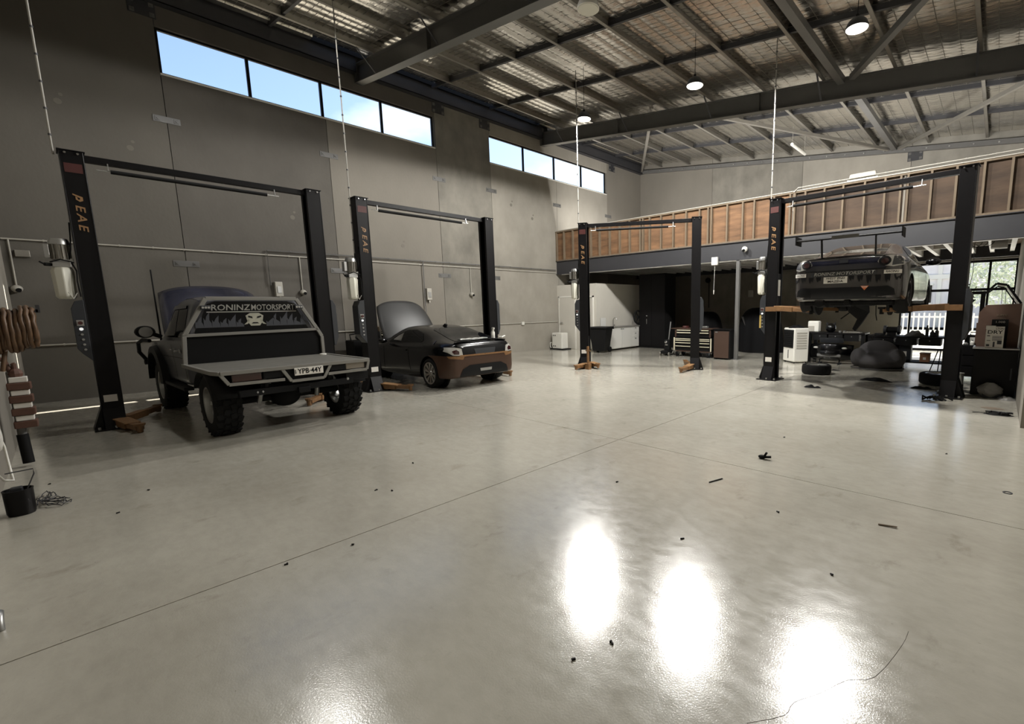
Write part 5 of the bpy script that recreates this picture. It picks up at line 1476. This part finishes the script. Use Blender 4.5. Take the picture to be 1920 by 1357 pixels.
# ---------------------------------------------------------------- glazed corner: cooler, benches, bean bag
t = thing('evaporative_cooler', 'white portable evaporative cooler with black grille by the lift post', 'cooler', (-4.30, 13.78, 0), math.radians(-42))
MB().box(-.29, .29, -.22, .22, .03, .98).build('casing', M_white, t, bevel=.03)
o = MB().box(-.25, .25, -.235, -.22, .42, .93).build('grille', M_blackm, t, bevel=.01)
for z in range(8): MB().box(-.23, .23, -.245, -.235, .45 + .055 * z, .465 + .055 * z).build('slat', M_blackp, o)
MB().box(-.012, .012, -.228, -.22, .12, .36).build('level_window', M_boxgrey, t)
for z in range(7):
    MB().box(.29, .296, -.15, .15, .40 + .07 * z, .44 + .07 * z).build('side_louvre', M_pipe, t)
for x in (-.24, .24):
    for y in (-.17, .17): MB().cyl((x, y, 0), (x, y, .03), .025, 8).build('castor', M_blackp, t)
def rag(x, y, z, sx, sy, h, seed, name, label, cat, m, rz=0):
    t = thing(name, label, cat, (x, y, z), rz)
    random.seed(seed)
    def f(u, v):
        a = 2 * PI * v; r = u * (1 + .30 * noise.noise((math.cos(a) * 1.3 + seed, math.sin(a) * 1.3, .3)))
        e = h * (1 - u ** 2) * (.55 + .7 * noise.noise((r * math.cos(a) * 2.2 + seed, r * math.sin(a) * 2.2, 1.0)) + .2)
        return (sx * r * math.cos(a), sy * r * math.sin(a), max(.003, e))
    MB().grid(f, 7, 20).build('cloth', m, t, 60)
    return t
rag(-4.30, 13.78, .985, .26, .2, .09, 3, 'cloth_bundle', 'dark cloth bundle heaped on the evaporative cooler', 'cloth', M_cloth)

def bench(x0, x1, zt, label, nd, shelf):
    t = thing('workbench', label, 'workbench', ((x0 + x1) / 2, 14.3, 0)); w_ = (x1 - x0) / 2
    MB().box(-w_, w_, -.3, .35, zt - .04, zt).build('top', M_black, t)
    for x in (-w_ + .05, w_ - .05):
        for y in (-.25, .3): MB().box(x - .04, x + .04, y - .03, y + .03, 0, zt - .04).build('leg', M_blackm, t)
    for i in range(nd):
        a = -w_ + .12 + i * (2 * w_ - .24) / nd
        o = MB().box(a + .02, a + (2 * w_ - .24) / nd - .02, -.29, .2, zt - .22, zt - .05).build('drawer', M_blackp, t)
        MB().cyl((a + (w_ - .12) / nd, -.29, zt - .10), (a + (w_ - .12) / nd, -.305, zt - .10), .012, 8).build('knob', M_alu, o)
    if shelf: MB().box(-w_ + .06, w_ - .06, -.28, .3, .13, .16).build('shelf', M_blackm, t)
    return t
bench(-4.05, -2.62, .85, 'black workbench with drawers behind the evaporative cooler', 3, False)
bench(-2.56, -.85, .80, 'black workbench with a low shelf in front of the glazing', 3, True)
t = thing('towel_dispenser', 'white towel dispenser standing on the workbench behind the cooler', 'dispenser', (-3.97, 14.3, .85))
MB().box(-.15, .15, -.11, .11, 0, .31).build('body', M_white, t, bevel=.03); MB().box(-.14, .03, -.115, -.11, .02, .17).build('window', M_pipe, t)
t = thing('cat_ear_helmet', 'black motorcycle helmet with two pointed ears on the workbench', 'helmet', (-3.52, 14.25, .85))
MB().ball((0, 0, .12), .135, 16, 10, (1, 1.1, 1)).build('shell', M_paint_black, t, 60)
for s in (-1, 1): MB().cyl((s * .085, 0, .21), (s * .115, 0, .29), .05, 8, .004).build('ear', M_dkplast, t)
MB().ball((.02, -.03, .125), .128, 14, 8, (.85, 1.05, .45)).build('visor', M_tint, t, 60)
for i, (x, m_) in enumerate(((-3.27, 'first small silver tin beside the helmet on the workbench'), (-3.16, 'second small silver tin on the workbench, farther from the helmet'))):
    t = thing('tin', m_, 'tin', (x, 14.2, .85)); MB().cyl((0, 0, 0), (0, 0, .05), .035, 12).build('body', M_alu, t); MB().cyl((0, 0, .05), (0, 0, .06), .03, 12).build('lid', M_boxgrey, t)
t = thing('tool_tray', 'flat tray of tools lying across the black workbench', 'tray', (-2.95, 14.15, .85)); MB().box(-.22, .22, -.1, .1, 0, .02).build('tray', M_steel_lt, t)
b = MB(); b.bar((-.15, 0, .03), (.15, .03, .03), .02, .02); b.bar((-.1, -.05, .03), (.12, -.03, .03), .015, .02); b.build('spanner', M_chrome, t)
t = thing('bench_grinder', 'dark bench grinder on the workbench behind the bean bag sofa', 'grinder', (-2.05, 14.25, .80))
b = MB(); b.box(-.1, .1, -.08, .08, 0, .08); b.cyl((-.12, 0, .15), (.12, 0, .15), .08, 14); b.build('motor', M_blackp, t, 40)
for s in (-1, 1): MB().cyl((s * .12, 0, .15), (s * .19, 0, .15), .11, 16).build('wheel_guard', M_boxgrey, t, 40)
MB().box(-.38, -.16, -.1, .1, 0, .05).build('base_plate', M_blackm, t)
rag(-1.56, 14.25, .80, .24, .2, .16, 8, 'cloth_bundle', 'grey cloth heap on the workbench in front of the glazing', 'cloth', mat('grey_cloth', rgb(70, 68, 66), .9))
for i, (x, h, r) in enumerate(((-1.30, .26, .035), (-1.19, .14, .05), (-1.10, .18, .04))):
    t = thing('spray_can', ('tall dark spray can', 'squat dark pot', 'dark capped bottle')[i] + ' silhouetted on the workbench before the glazing', 'can', (x, 14.2, .80))
    MB().lathe([(0, 0), (r, 0), (r, h * .75), (r * .5, h * .85), (r * .5, h), (0, h)], n=12).build('body', M_boxgrey, t, 30); MB().cyl((0, 0, h), (0, 0, h + .02), r * .4, 8).build('cap', M_blackp, t)
for i, (x, sx, h, m_, lb) in enumerate(((-1.72, .13, .42, M_boxgrey, 'tall grey crate on the low bench shelf beside the bean bag'), (-1.30, .10, .20, M_brown, 'small brown carton on the low bench shelf'))):
    t = thing('carton', lb, 'box', (x, 14.25, .16)); MB().box(-sx, sx, -.14, .14, 0, h).build('body', m_, t, bevel=.006); MB().box(-sx * .3, sx * .3, -.145, -.14, h * .3, h * .6).build('side_label', M_paper, t)
    MB().box(-sx - .01, sx + .01, -.15, .15, h, h + .02).build('lid', m_, t)
t = thing('white_board', 'white framed board leaning under the bench end by the bean bag', 'board', (-1.98, 14.62, 0), 0, None, math.radians(-6))
MB().box(-.18, .18, 0, .02, 0, .58).build('board', M_boxgrey, t); b = MB(); b.box(-.2, -.17, -.01, .03, 0, .6); b.box(.17, .2, -.01, .03, 0, .6); b.box(-.2, .2, -.01, .03, .57, .6); b.build('board_edge', M_white, t)
# car bumper stored under the bench
t = thing('car_bumper', 'black car bumper with headlamp eyes stored under the workbench', 'car part', (-3.42, 13.92, .08))
def bp_(u, v):
    a = (u - .5) * 2; x = a * .55; y = -.22 * (1 - a * a) + .12; z = .04 + .40 * v
    return (x, y - .06 * math.sin(PI * v) - (.04 if .25 < v < .5 and abs(a) < .55 else 0), z + .05 * (1 - a * a) * v)
o = MB().grid(bp_, 20, 10).build('shell', M_paint_black, t, 60); o.modifiers.new('s', 'SOLIDIFY').thickness = .02
for s in (-1, 1): MB().ball((s * .36, -.06, .36), .06, 12, 8, (1.2, .6, .5)).build('lamp', M_lamp, t, 60)
MB().bar((-.3, -.15, .16), (.3, -.15, .16), .02, .07).build('grille_bar', M_steel, t, bevel=.01)
b = MB(); b.grid(lambda u, v: ((u - .5) * .6, .10 - .05 * v, .49 + .14 * v), 6, 3); b.build('upper_trim', M_boxgrey, t)
b = MB()
for s in (-1, 1): b.bar((s * .25, -.05, -.08), (s * .25, -.02, .06), .03, .03); b.bar((s * .25, -.2, -.065), (s * .25, .15, -.065), .03, .03)
b.build('stand', M_blackm, t)
# bean bag sofa
t = thing('bean_bag_sofa', 'dark grey bean bag sofa with rolled arms slumped on the floor', 'bean bag', (-2.20, 13.42, 0), math.radians(8))
M_bean = mat('dark_corduroy', rgb(62, 60, 61), .9, bump=.4, bscale=60)
b = MB(); b.ball((0, -.05, .20), .5, 20, 12, (1.12, .80, .42)); b.ball((0, .20, .42), .44, 20, 12, (1.02, .50, .68))
for s in (-1, 1): b.ball((s * .42, -.05, .28), .25, 16, 10, (.72, 1.25, .95))
o = b.build('cushion', M_bean, t, 180)
md = o.modifiers.new('r', 'REMESH'); md.mode = 'VOXEL'; md.voxel_size = .03; md.use_smooth_shade = True
md = o.modifiers.new('s', 'SMOOTH'); md.iterations = 5; md.factor = .6
b = MB(); b.tube([(.62 * math.cos(a / 20 * 2 * PI) * .92, -.05 + .45 * math.sin(a / 20 * 2 * PI) * .86, .035) for a in range(20)], .014, 6, True); b.build('seam_piping', M_bean, t, 60)

def loose_tyre(x, y, R, label, rim=True):
    t = thing('loose_wheel', label, 'wheel', (x, y, .115), 0, None, R90)
    w_ = wheel(t, (0, 0, 0), R, .23, R * .66, M_rim, 6, 0, 1, .02, False, False)
loose_tyre(-3.16, 11.72, .32, 'wheel lying flat on the floor in front of the evaporative cooler')
loose_tyre(-.80, 11.55, .33, 'wheel lying flat behind the right lift post')
t = thing('paint_can', 'clear jar with dark base on the floor behind the right lift post', 'jar', (-.47, 11.2, 0))
MB().cyl((0, 0, 0), (0, 0, .09), .085, 14).build('base', M_blackp, t); MB().cyl((0, 0, .09), (0, 0, .27), .08, 14).build('jar', M_lamp, t); MB().cyl((0, 0, .27), (0, 0, .30), .085, 14).build('lid', M_steel_lt, t)
t = thing('folding_stand', 'thin black folding stand behind the wheel near the right lift post', 'stand', (-.98, 12.6, 0))
b = MB(); b.bar((-.1, 0, 0), (.06, 0, .62), .02, .02); b.bar((.06, .1, 0), (.1, .05, .62), .02, .02); b.bar((-.02, 0, .3), (.09, .07, .3), .015, .015); b.build('frame', M_blackm, t)

# ---------------------------------------------------------------- right hand corner stack
t = thing('steel_cupboard', 'low black steel cupboard against the right wall', 'cupboard', (.02, 10.88, 0))
MB().box(-.29, .30, -.28, .28, .02, .82).build('body', M_blackm, t)
o = MB().box(-.28, .29, -.30, -.28, .04, .80).build('door', M_black, t); MB().box(.22, .24, -.31, -.30, .3, .5).build('handle', M_boxgrey, o)
MB().box(-.31, .31, -.31, .3, .82, .84).build('top', M_alu, t)
for x in (-.27, .28): MB().box(x - .02, x + .02, -.26, .26, 0, .02).build('foot', M_blackm, t)
t = thing('cardboard_carton', 'large brown cardboard carton with a cut corner on the black steel cupboard', 'box', (.03, 11.0, .84))
b = MB(); b.prism([(-.29, 0), (-.29, .60), (-.20, .74), (.27, .76), (.27, 0)], -.16, .16, 'Y'); M_brown_shade = mat('shaded_board', rgb(88, 66, 54), .85, var=.08, vscale=5); b.build('body', M_brown_shade, t)  # shade of the backlit corner put into a darker board colour
MB().box(-.31, -.29, -.1, .1, .05, .42).build('side_flap', M_brown_shade, t)
lettering('SUPER', .05, M_timber, t, (.02, -.163, .56), (1, 0, 0), (0, 0, 1)); lettering('CLEAN', .04, M_timber, t, (.02, -.163, .50), (1, 0, 0), (0, 0, 1))
t = thing('small_black_box', 'small black product box standing behind the DRY carton', 'box', (.04, 10.79, .84))
MB().box(-.11, .11, -.035, .035, 0, .49).build('body', M_blackm, t); lettering('1.000', .05, M_steel_lt, t, (0, -.037, .445), (1, 0, 0), (0, 0, 1), fit=.12)
t = thing('dry_carton', 'white printed carton reading DRY on the black steel cupboard', 'box', (-.01, 10.66, .84), -.06)
MB().box(-.12, .12, -.05, .05, 0, .37).build('body', M_paper, t)
MB().box(-.125, .0, -.056, .056, .33, .385).build('tape_patch', M_white, t)
lettering('LTON', .042, M_ink, t, (.062, -.052, .335), (1, 0, 0), (0, 0, 1), fit=.10)
lettering('DRY', .085, M_ink, t, (0, -.052, .275), (1, 0, 0), (0, 0, 1), fit=.20)
b = MB()
for i in range(5): b.box(-.03, .10, -.0515, -.05, .20 - .018 * i, .208 - .018 * i)
b.box(-.10, -.06, -.0515, -.05, .205, .22); b.box(-.10, -.05, -.0515, -.05, .125, .135); b.box(.04, .10, -.0515, -.05, .07, .13); b.box(-.015, .01, -.0515, -.05, .02, .11); b.box(-.10, -.06, -.0515, -.05, .03, .065)
b.build('small_print', M_boxgrey, t)
t = thing('window_surround', 'bent black and white car window surround standing on the cardboard carton', 'car part', (0, 11.02, 1.60))
pts = [(-.20, .19), (-.06, .36), (.08, .33), (.29, 0)]
b = MB()
for p, q in zip(pts[:-1], pts[1:]): b.bar((p[0], 0, p[1]), (q[0], 0, q[1]), .03, .035)
b.bar((-.16, 0, .20), (-.05, 0, .30), .02, .02); b.bar((.05, 0, .28), (.22, 0, -.0), .02, .02); b.bar((-.05, 0, .305), (.05, 0, .285), .02, .02)
b.build('frame', M_blackm, t)
b = MB(); b.prism([(-.05, .315), (-.05, .345), (.07, .32), (.06, .295)], -.006, .006, 'Y'); b.prism([(.065, .285), (.09, .30), (.25, .03), (.23, .015)], -.006, .006, 'Y'); b.build('panel', M_white, t)
b = MB(); b.bar((.03, 0, 0), (.02, 0, .29), .008, .008); b.bar((.08, 0, 0), (.07, 0, .28), .008, .008); b.build('prop_wire', M_blackm, t)
t = thing('plastic_sack', 'crumpled clear plastic sack leaning at the foot of the black steel cupboard', 'bag', (.0, 10.42, 0))
M_film = mat('crumpled_film', rgb(112, 110, 106), .25, spec=.7, bump=.9, bscale=24)
def sk(u, v):
    a = 2 * PI * v; r = math.sin(PI * (.06 + .90 * u)) ** .6; n_ = 1 + .22 * noise.noise((3 * math.cos(a), 3 * math.sin(a), 4 * u))
    return (.17 * r * n_ * math.cos(a), .10 * r * n_ * math.sin(a), .26 * u)
MB().grid(sk, 12, 24).build('film', M_film, t, 60); MB().box(-.1, .1, -.06, .05, .01, .2).build('contents', M_boxgrey, t)
rag(.22, 10.30, 0, .16, .10, .07, 12, 'plastic_wrap', 'flat crumpled plastic wrap on the floor beside the sack', 'plastic', M_film)
rag(.05, 9.35, 0, .14, .10, .012, 15, 'oil_patch', 'flattened grey rag trodden onto the floor before the cupboard', 'rag', mat('trodden_rag', rgb(116, 104, 90), .9))
t = rag(.13, 8.85, 0, .16, .07, .05, 18, 'chain_bundle', 'dark strap and chain bundle on the floor by the right wall', 'strap', M_blackm)
b = MB(); random.seed(2)
for i in range(9): b.cbox((-.13 + .033 * i, .02 * math.sin(i), .04), (.05, .03, .02), i)
b.tube([(-.13, 0, .02), (-.22, .0, .012), (-.30, -.01, .008)], .006, 5); b.build('chain', M_boxgrey, t)
t = thing('drawer_unit', 'black drawer unit cluttered with small parts behind the right lift post', 'cabinet', (-.32, 12.7, 0))
MB().box(-.2, .30, -.25, .25, .08, .74).build('body', M_blackm, t)
for z in (.1, .32, .54): MB().box(-.18, .28, -.265, -.25, z, z + .19).build('drawer', M_black, t)
for x in (-.16, .25): MB().cyl((x, -.2, 0), (x, -.2, .08), .035, 10).build('castor', M_alu, t)
for i, (x, h, m_, lb) in enumerate(((-.46, .05, M_alu, 'bright metal lid on the cluttered drawer unit'), (-.36, .09, M_white, 'white jar on the cluttered drawer unit'), (-.22, .12, M_alu, 'chrome fitting on the cluttered drawer unit, nearest the right wall'))):
    t = thing('small_part', lb, 'part', (x, 12.55, .74)); MB().lathe([(0, 0), (.035, 0), (.04, h * .6), (.02, h), (0, h)], n=12).build('body', m_, t, 30); MB().cyl((0, 0, h), (0, 0, h + .015), .012, 8).build('tip', M_boxgrey, t)
t = thing('tool_case', 'black case with a pale front on the drawer unit before the glass door', 'case', (-.36, 12.85, .74)); MB().box(-.14, .2, -.1, .1, 0, .20).build('case', M_blackm, t, bevel=.02); MB().box(-.05, .1, -.105, -.1, .05, .15).build('front_plate', M_white, t); MB().tube([(-.05, 0, .2), (-.05, 0, .25), (.1, 0, .25), (.1, 0, .2)], .012, 6).build('handle', M_blackm, t)

# rags and strips on the floor of the right bay
rag(-2.66, 9.68, 0, .16, .07, .06, 21, 'rag', 'small black rag on the floor right of the left lift post', 'rag', M_cloth, .2)
rag(-1.86, 11.30, 0, .30, .10, .07, 25, 'rag', 'long black rag on the floor under the raised sports coupe', 'rag', M_cloth, -.1)
rag(-1.0, 10.75, 0, .17, .08, .06, 28, 'rag', 'black rag against the flat wheel behind the right lift post', 'rag', M_cloth, .1)
rag(-2.95, 12.55, 0, .14, .05, .02, 30, 'rag', 'thin dark strip of cloth between the flat wheel and the bean bag', 'rag', M_cloth, -.3)
t = thing('strap_tangle', 'tangle of black straps at the foot of the right lift post', 'strap', (-.62, 9.62, 0))
b = MB(); random.seed(9)
for i in range(9):
    a = random.uniform(0, 2 * PI); p = Vector((random.uniform(-.18, .2), random.uniform(-.08, .1), .015))
    b.tube([p, p + Vector((.1 * math.cos(a), .06 * math.sin(a), .05)), p + Vector((.2 * math.cos(a + .5), .12 * math.sin(a + .5), -.004))], .014, 5)
b.build('strap', M_blackm, t)

# ---------------------------------------------------------------- behind the second lift
t = thing('air_compressor', 'black boxy machine with carry bar behind the second lift post', 'machine', (-13.05, 5.28, 0))
MB().box(-.3, .25, -.25, .25, .05, .86).build('body', M_blackm, t, bevel=.03)
b = MB(); b.tube([(.1, -.24, .84), (.1, -.27, 1.02), (.1, .1, 1.06), (.1, .18, .86)], .018, 6); b.build('carry_bar', M_blackm, t, 60)
b = MB(); b.ball((.12, -.08, .94), .06, 10, 6); b.cyl((.12, .06, .86), (.12, .06, 1.0), .04, 10); b.build('regulator', M_boxgrey, t)
MB().box(.25, .256, -.02, .14, .58, .63).build('badge', M_alu, t); MB().box(.25, .258, .05, .11, .78, .81).build('latch', M_alu, t)
for y in (-.2, .2): MB().cyl((.1, y, 0), (.1, y, .05), .04, 8).build('foot', M_rubber, t)
t = thing('tool_cabinet', 'timber topped tool cabinet with pale drawer edges behind the raised coupe bonnet', 'tool chest', (-13.15, 6.25, 0))
MB().box(-.35, .35, -.5, .5, .1, 1.08).build('body', M_boxgrey, t); MB().box(-.37, .37, -.52, .52, 1.08, 1.20).build('top', M_timber, t)
for z in (1.03, .97, .82): 
    o = MB().box(.35, .365, -.48, .48, z - .05, z + .03).build('drawer', M_black, t); MB().box(.365, .39, -.47, .47, z, z + .022).build('drawer_edge', M_ivory, o)
for y in (-.44, .44): MB().cyl((.2, y - .02, .05), (.2, y + .02, .05), .05, 10).build('castor', M_blackp, t)
for y, h in ((3.76, .44), (3.86, .42)):
    t = thing('pad_adapter', 'bare metal lift pad adapter tube standing ' + ('nearest the truck tray' if y < 3.8 else 'nearest the second lift post'), 'lift part', (-10.15, y, 0), 0)
    MB().cyl((0, 0, 0), (0, 0, h), .03, 10).build('tube', M_alu, t, 40); MB().cyl((0, 0, 0), (0, 0, .02), .05, 12).build('foot', M_alu, t)

# ---------------------------------------------------------------- near wall: hose, manifold, bag, pot, wires
t = thing('hose_coil', 'coils of brown air hose hanging on the near wall', 'hose', (-7.55, -.5, 1.52))
M_hose = mat('brown_hose', rgb(92, 68, 46), .5, var=.25, vscale=12)
random.seed(6)
for i in range(9):
    r = random.uniform(.19, .23); dz = random.uniform(-.03, .02); y = .03 + i * .036
    MB().tube([(r * .95 * math.cos(a * PI / 10), y + random.uniform(-.006, .006), r * math.sin(a * PI / 10) + dz) for a in range(20)], .018, 8, True).build('loop', M_hose, t, 60)
b = MB(); b.bar((0, -.05, .16), (0, .36, .18), .03, .03); b.bar((0, .36, .16), (0, .36, .24), .03, .03); b.build('hook', M_steel_dk, t)
b = MB(); b.tube([(0, .10, -.2), (.05, .08, -.32), (.04, .06, -.42)], .018, 8); b.build('hose_tail', M_hose, t, 60)
t = thing('pipe_manifold', 'brown valve manifold with stacked blocks on a wall riser at the near corner', 'pipework', (-8.0, -.42, 0))
M_rust = mat('brown_valve_paint', rgb(84, 56, 44), .55, var=.2, vscale=9)
b = MB(); b.cyl((0, 0, .35), (0, 0, 1.05), .035, 10); b.build('riser', M_steel, t, 40)
MB().cyl((.04, .01, .04), (.01, 0, .36), .045, 10).build('foam_sleeve', M_blackm, t, 40)
for i in range(4):
    z = .44 + .14 * i
    MB().box(-.05, .12, -.04, .13, z, z + .075).build('block', M_rust, t, bevel=.008)
    MB().box(-.03, .10, -.02, .11, z + .078, z + .135).build('spacer', M_paper, t, bevel=.006)
b = MB(); b.ball((0, .03, 1.03), .06, 10, 6); b.cyl((0, .03, 1.03), (0, .03, 1.14), .02, 8); b.bar((-.06, .03, 1.14), (.06, .03, 1.14), .02, .015); b.build('valve_wheel', M_rust, t)
b = MB(); b.tube([(0, 0, 1.05), (0, -.03, 1.18), (.2, -.06, 1.22), (.3, -.08, 1.22)], .022, 8); b.build('feed_pipe', M_rust, t, 60)
M_bag = mat('white_bag_film', rgb(196, 194, 188), .5, bump=.5, bscale=14)
for nm, x, z, sx, h, lb in (('plastic_bag', -6.15, .92, .09, .36, 'white plastic bag hanging high on the near wall'), ('plastic_bag', -6.0, .55, .07, .26, 'white plastic bag hanging low on the near wall over the black pot')):
    t = thing(nm, lb, 'bag', (x, -.46, z))
    def sk2(u, v, sx=sx, h=h):
        a = 2 * PI * v; r = (.35 + .65 * math.sin(PI * min(1, .12 + .8 * (1 - u)))) * (1 if 0 < u < 1 else .05)
        return (sx * r * math.cos(a), .05 * r * math.sin(a) * (1 + .2 * math.sin(3 * a)), h * u)
    MB().grid(sk2, 8, 16).build('bag', M_bag, t, 60); MB().tube([(0, 0, h), (0, -.03, h + .05), (0, -.08, h + .06)], .006, 5).build('handle', M_bag, t)
t = thing('black_pot', 'small black pot on the floor against the near wall', 'pot', (-6.07, -.40, 0))
MB().lathe([(0, 0), (.075, 0), (.082, .02), (.085, .20), (.088, .215), (.078, .215), (.075, .19), (0, .18)], n=22).build('body', M_black, t, 40)
b = MB(); b.tube([(.0, .05, .2), (-.02, .1, .32), (-.03, .10, .36), (0, -.05, .36)], .005, 5); b.build('wire_handle', M_steel_dk, t)
MB().box(-.03, .03, -.04, .03, .18, .235).build('lid_block', M_boxgrey, t, bevel=.01)
t = thing('power_lead', 'white power lead looping down the near wall to the black pot', 'cable', (0, 0, 0))
MB().tube([(-6.1, -.52, 1.0), (-6.15, -.47, .8), (-6.3, -.44, .55), (-6.25, -.43, .36), (-6.18, -.42, .27), (-6.1, -.46, .30), (-6.05, -.50, .4), (-6.0, -.52, .62)], .009, 6).build('lead', M_white, t, 60); MB().box(-6.13, -6.07, -.55, -.51, .98, 1.06).build('plug', M_white, t)
t = thing('wire_tangle', 'loose tangle of thin dark wire on the floor beside the black pot', 'wire', (0, 0, 0))
b = MB(); L_ = [(-6.2, -.32), (-6.40, -.30), (-6.55, -.27), (-6.37, -.24), (-6.27, -.31), (-6.15, -.22), (-6.12, -.15), (-6.05, -.21), (-6.17, -.30), (-6.30, -.26), (-6.2, -.16), (-6.25, -.30), (-6.45, -.36)]
b.tube([(p[0], p[1], .008 + .03 * abs(math.sin(i * 1.7))) for i, p in enumerate(resample(L_, 4))], .004, 5); b.build('wire', M_steel_dk, t, 60)
b = MB(); b.tube([(p[0] + .03, p[1] + .03, .008 + .02 * abs(math.sin(i * 1.1))) for i, p in enumerate(resample(L_[::-1], 4))], .004, 5); b.build('wire', M_steel_dk, t, 60)
t = thing('door_bracket', 'grey metal bracket at the near wall by the edge of the picture', 'bracket', (-3.98, -.46, 0))
b = MB(); b.tube([(.0, .0, .0), (.0, .02, .05), (.06, .06, .07), (.12, .06, .05), (.13, .06, .0)], .018, 8); b.build('hoop', M_alu, t, 60); MB().box(-.1, .12, -.05, .04, 0, .012).build('plate', M_alu, t); MB().cyl((.15, .03, 0), (.28, .03, .02), .02, 8).build('rubber_stop', M_blackm, t)
# floor litter: small hard bits
M_bit = mat('dark_bit', rgb(34, 32, 30), .6)
bits = [(-3.33, 1.18), (-3.4, .79), (-1.31, 1.61), (-1.38, 1.41), (-5.43, .13), (-5.92, .36), (-6.92, -.26), (-4.66, 2.34), (-1.57, 2.74), (-.64, 2.93), (-1.89, 5.78), (-4.21, 1.74), (-4.08, 1.83), (-2.6, 3.3), (-1.2, 3.6), (-.3, 6.2)]
for i, (x, y) in enumerate(bits):
    t = thing('debris_chip', 'tiny dark chip of debris lying on the open concrete floor', 'debris', (x, y, 0), i * 1.3, 'tiny chips on the floor')
    b = MB(); b.cbox((0, 0, .004), (.018 + .005 * (i % 3), .008, .008)); b.cbox((.006, .004, .006), (.008, .009, .009), .6); b.build('chip', M_bit, t)
t = thing('broken_clip', 'black forked plastic clip lying alone on the open floor beyond the slab joint', 'debris', (-1.78, 4.82, 0))
b = MB(); b.ball((-.02, 0, .02), .035, 8, 6, (1.2, .8, .6)); b.bar((0, 0, .02), (.03, .0, .075), .022, .02); b.bar((0, 0, .02), (.07, .02, .03), .025, .02); b.build('clip', M_blackm, t)
t = thing('pencil', 'thin dark stick lying on the open floor near the slab joint', 'stick', (-1.89, 3.91, .006), math.radians(72))
MB().cyl((-.085, 0, 0), (.085, 0, 0), .006, 8).build('stick', M_bit, t); MB().cyl((.085, 0, 0), (.10, 0, 0), .006, 8, .001).build('tip', M_alu, t)
t = thing('wood_splinter', 'pale wood splinter on the floor near the right edge', 'splinter', (-.49, 3.87, 0), .2)
MB().bar((-.06, 0, .005), (.06, 0, .01), .012, .008).build('splinter', M_timber, t); MB().bar((-.05, .012, .003), (.0, .012, .004), .006, .005).build('bark', M_bit, t)
t = thing('washer', 'small metal ring on the floor near the right edge of the picture', 'washer', (.19, 5.23, 0))
MB().lathe([(.022, 0), (.034, 0), (.034, .004), (.022, .004)], n=16, closed=True).build('ring', M_steel_dk, t)
b = MB(); b.tube([(p[0], p[1], .0005) for p in resample([(-.62, 1.61), (-.52, 1.74), (-.51, 1.83), (-.44, 1.95), (-.37, 2.1), (-.28, 2.2), (-.22, 2.5), (-.21, 2.64)], 3)], .0009, 4)
b.build('crack', mat('crack_grey', rgb(96, 92, 84), .9), flo)
for o in bpy.data.objects:
    if o.type == 'MESH' and o.name.split('.')[0] in ('saddle_clip', 'bolt', 'lifting_pocket', 'small_print', 'foam_pad', 'cap_bolt', 'bar_hanger', 'lamp_lens', 'loose_cable', 'cable_tie', 'shackle', 'pump_pipe', 'spokes', 'strap', 'chain', 'hydraulic_hose', 'suspension_wire', 'prop_wire'):
        o['kind'] = 'stuff'
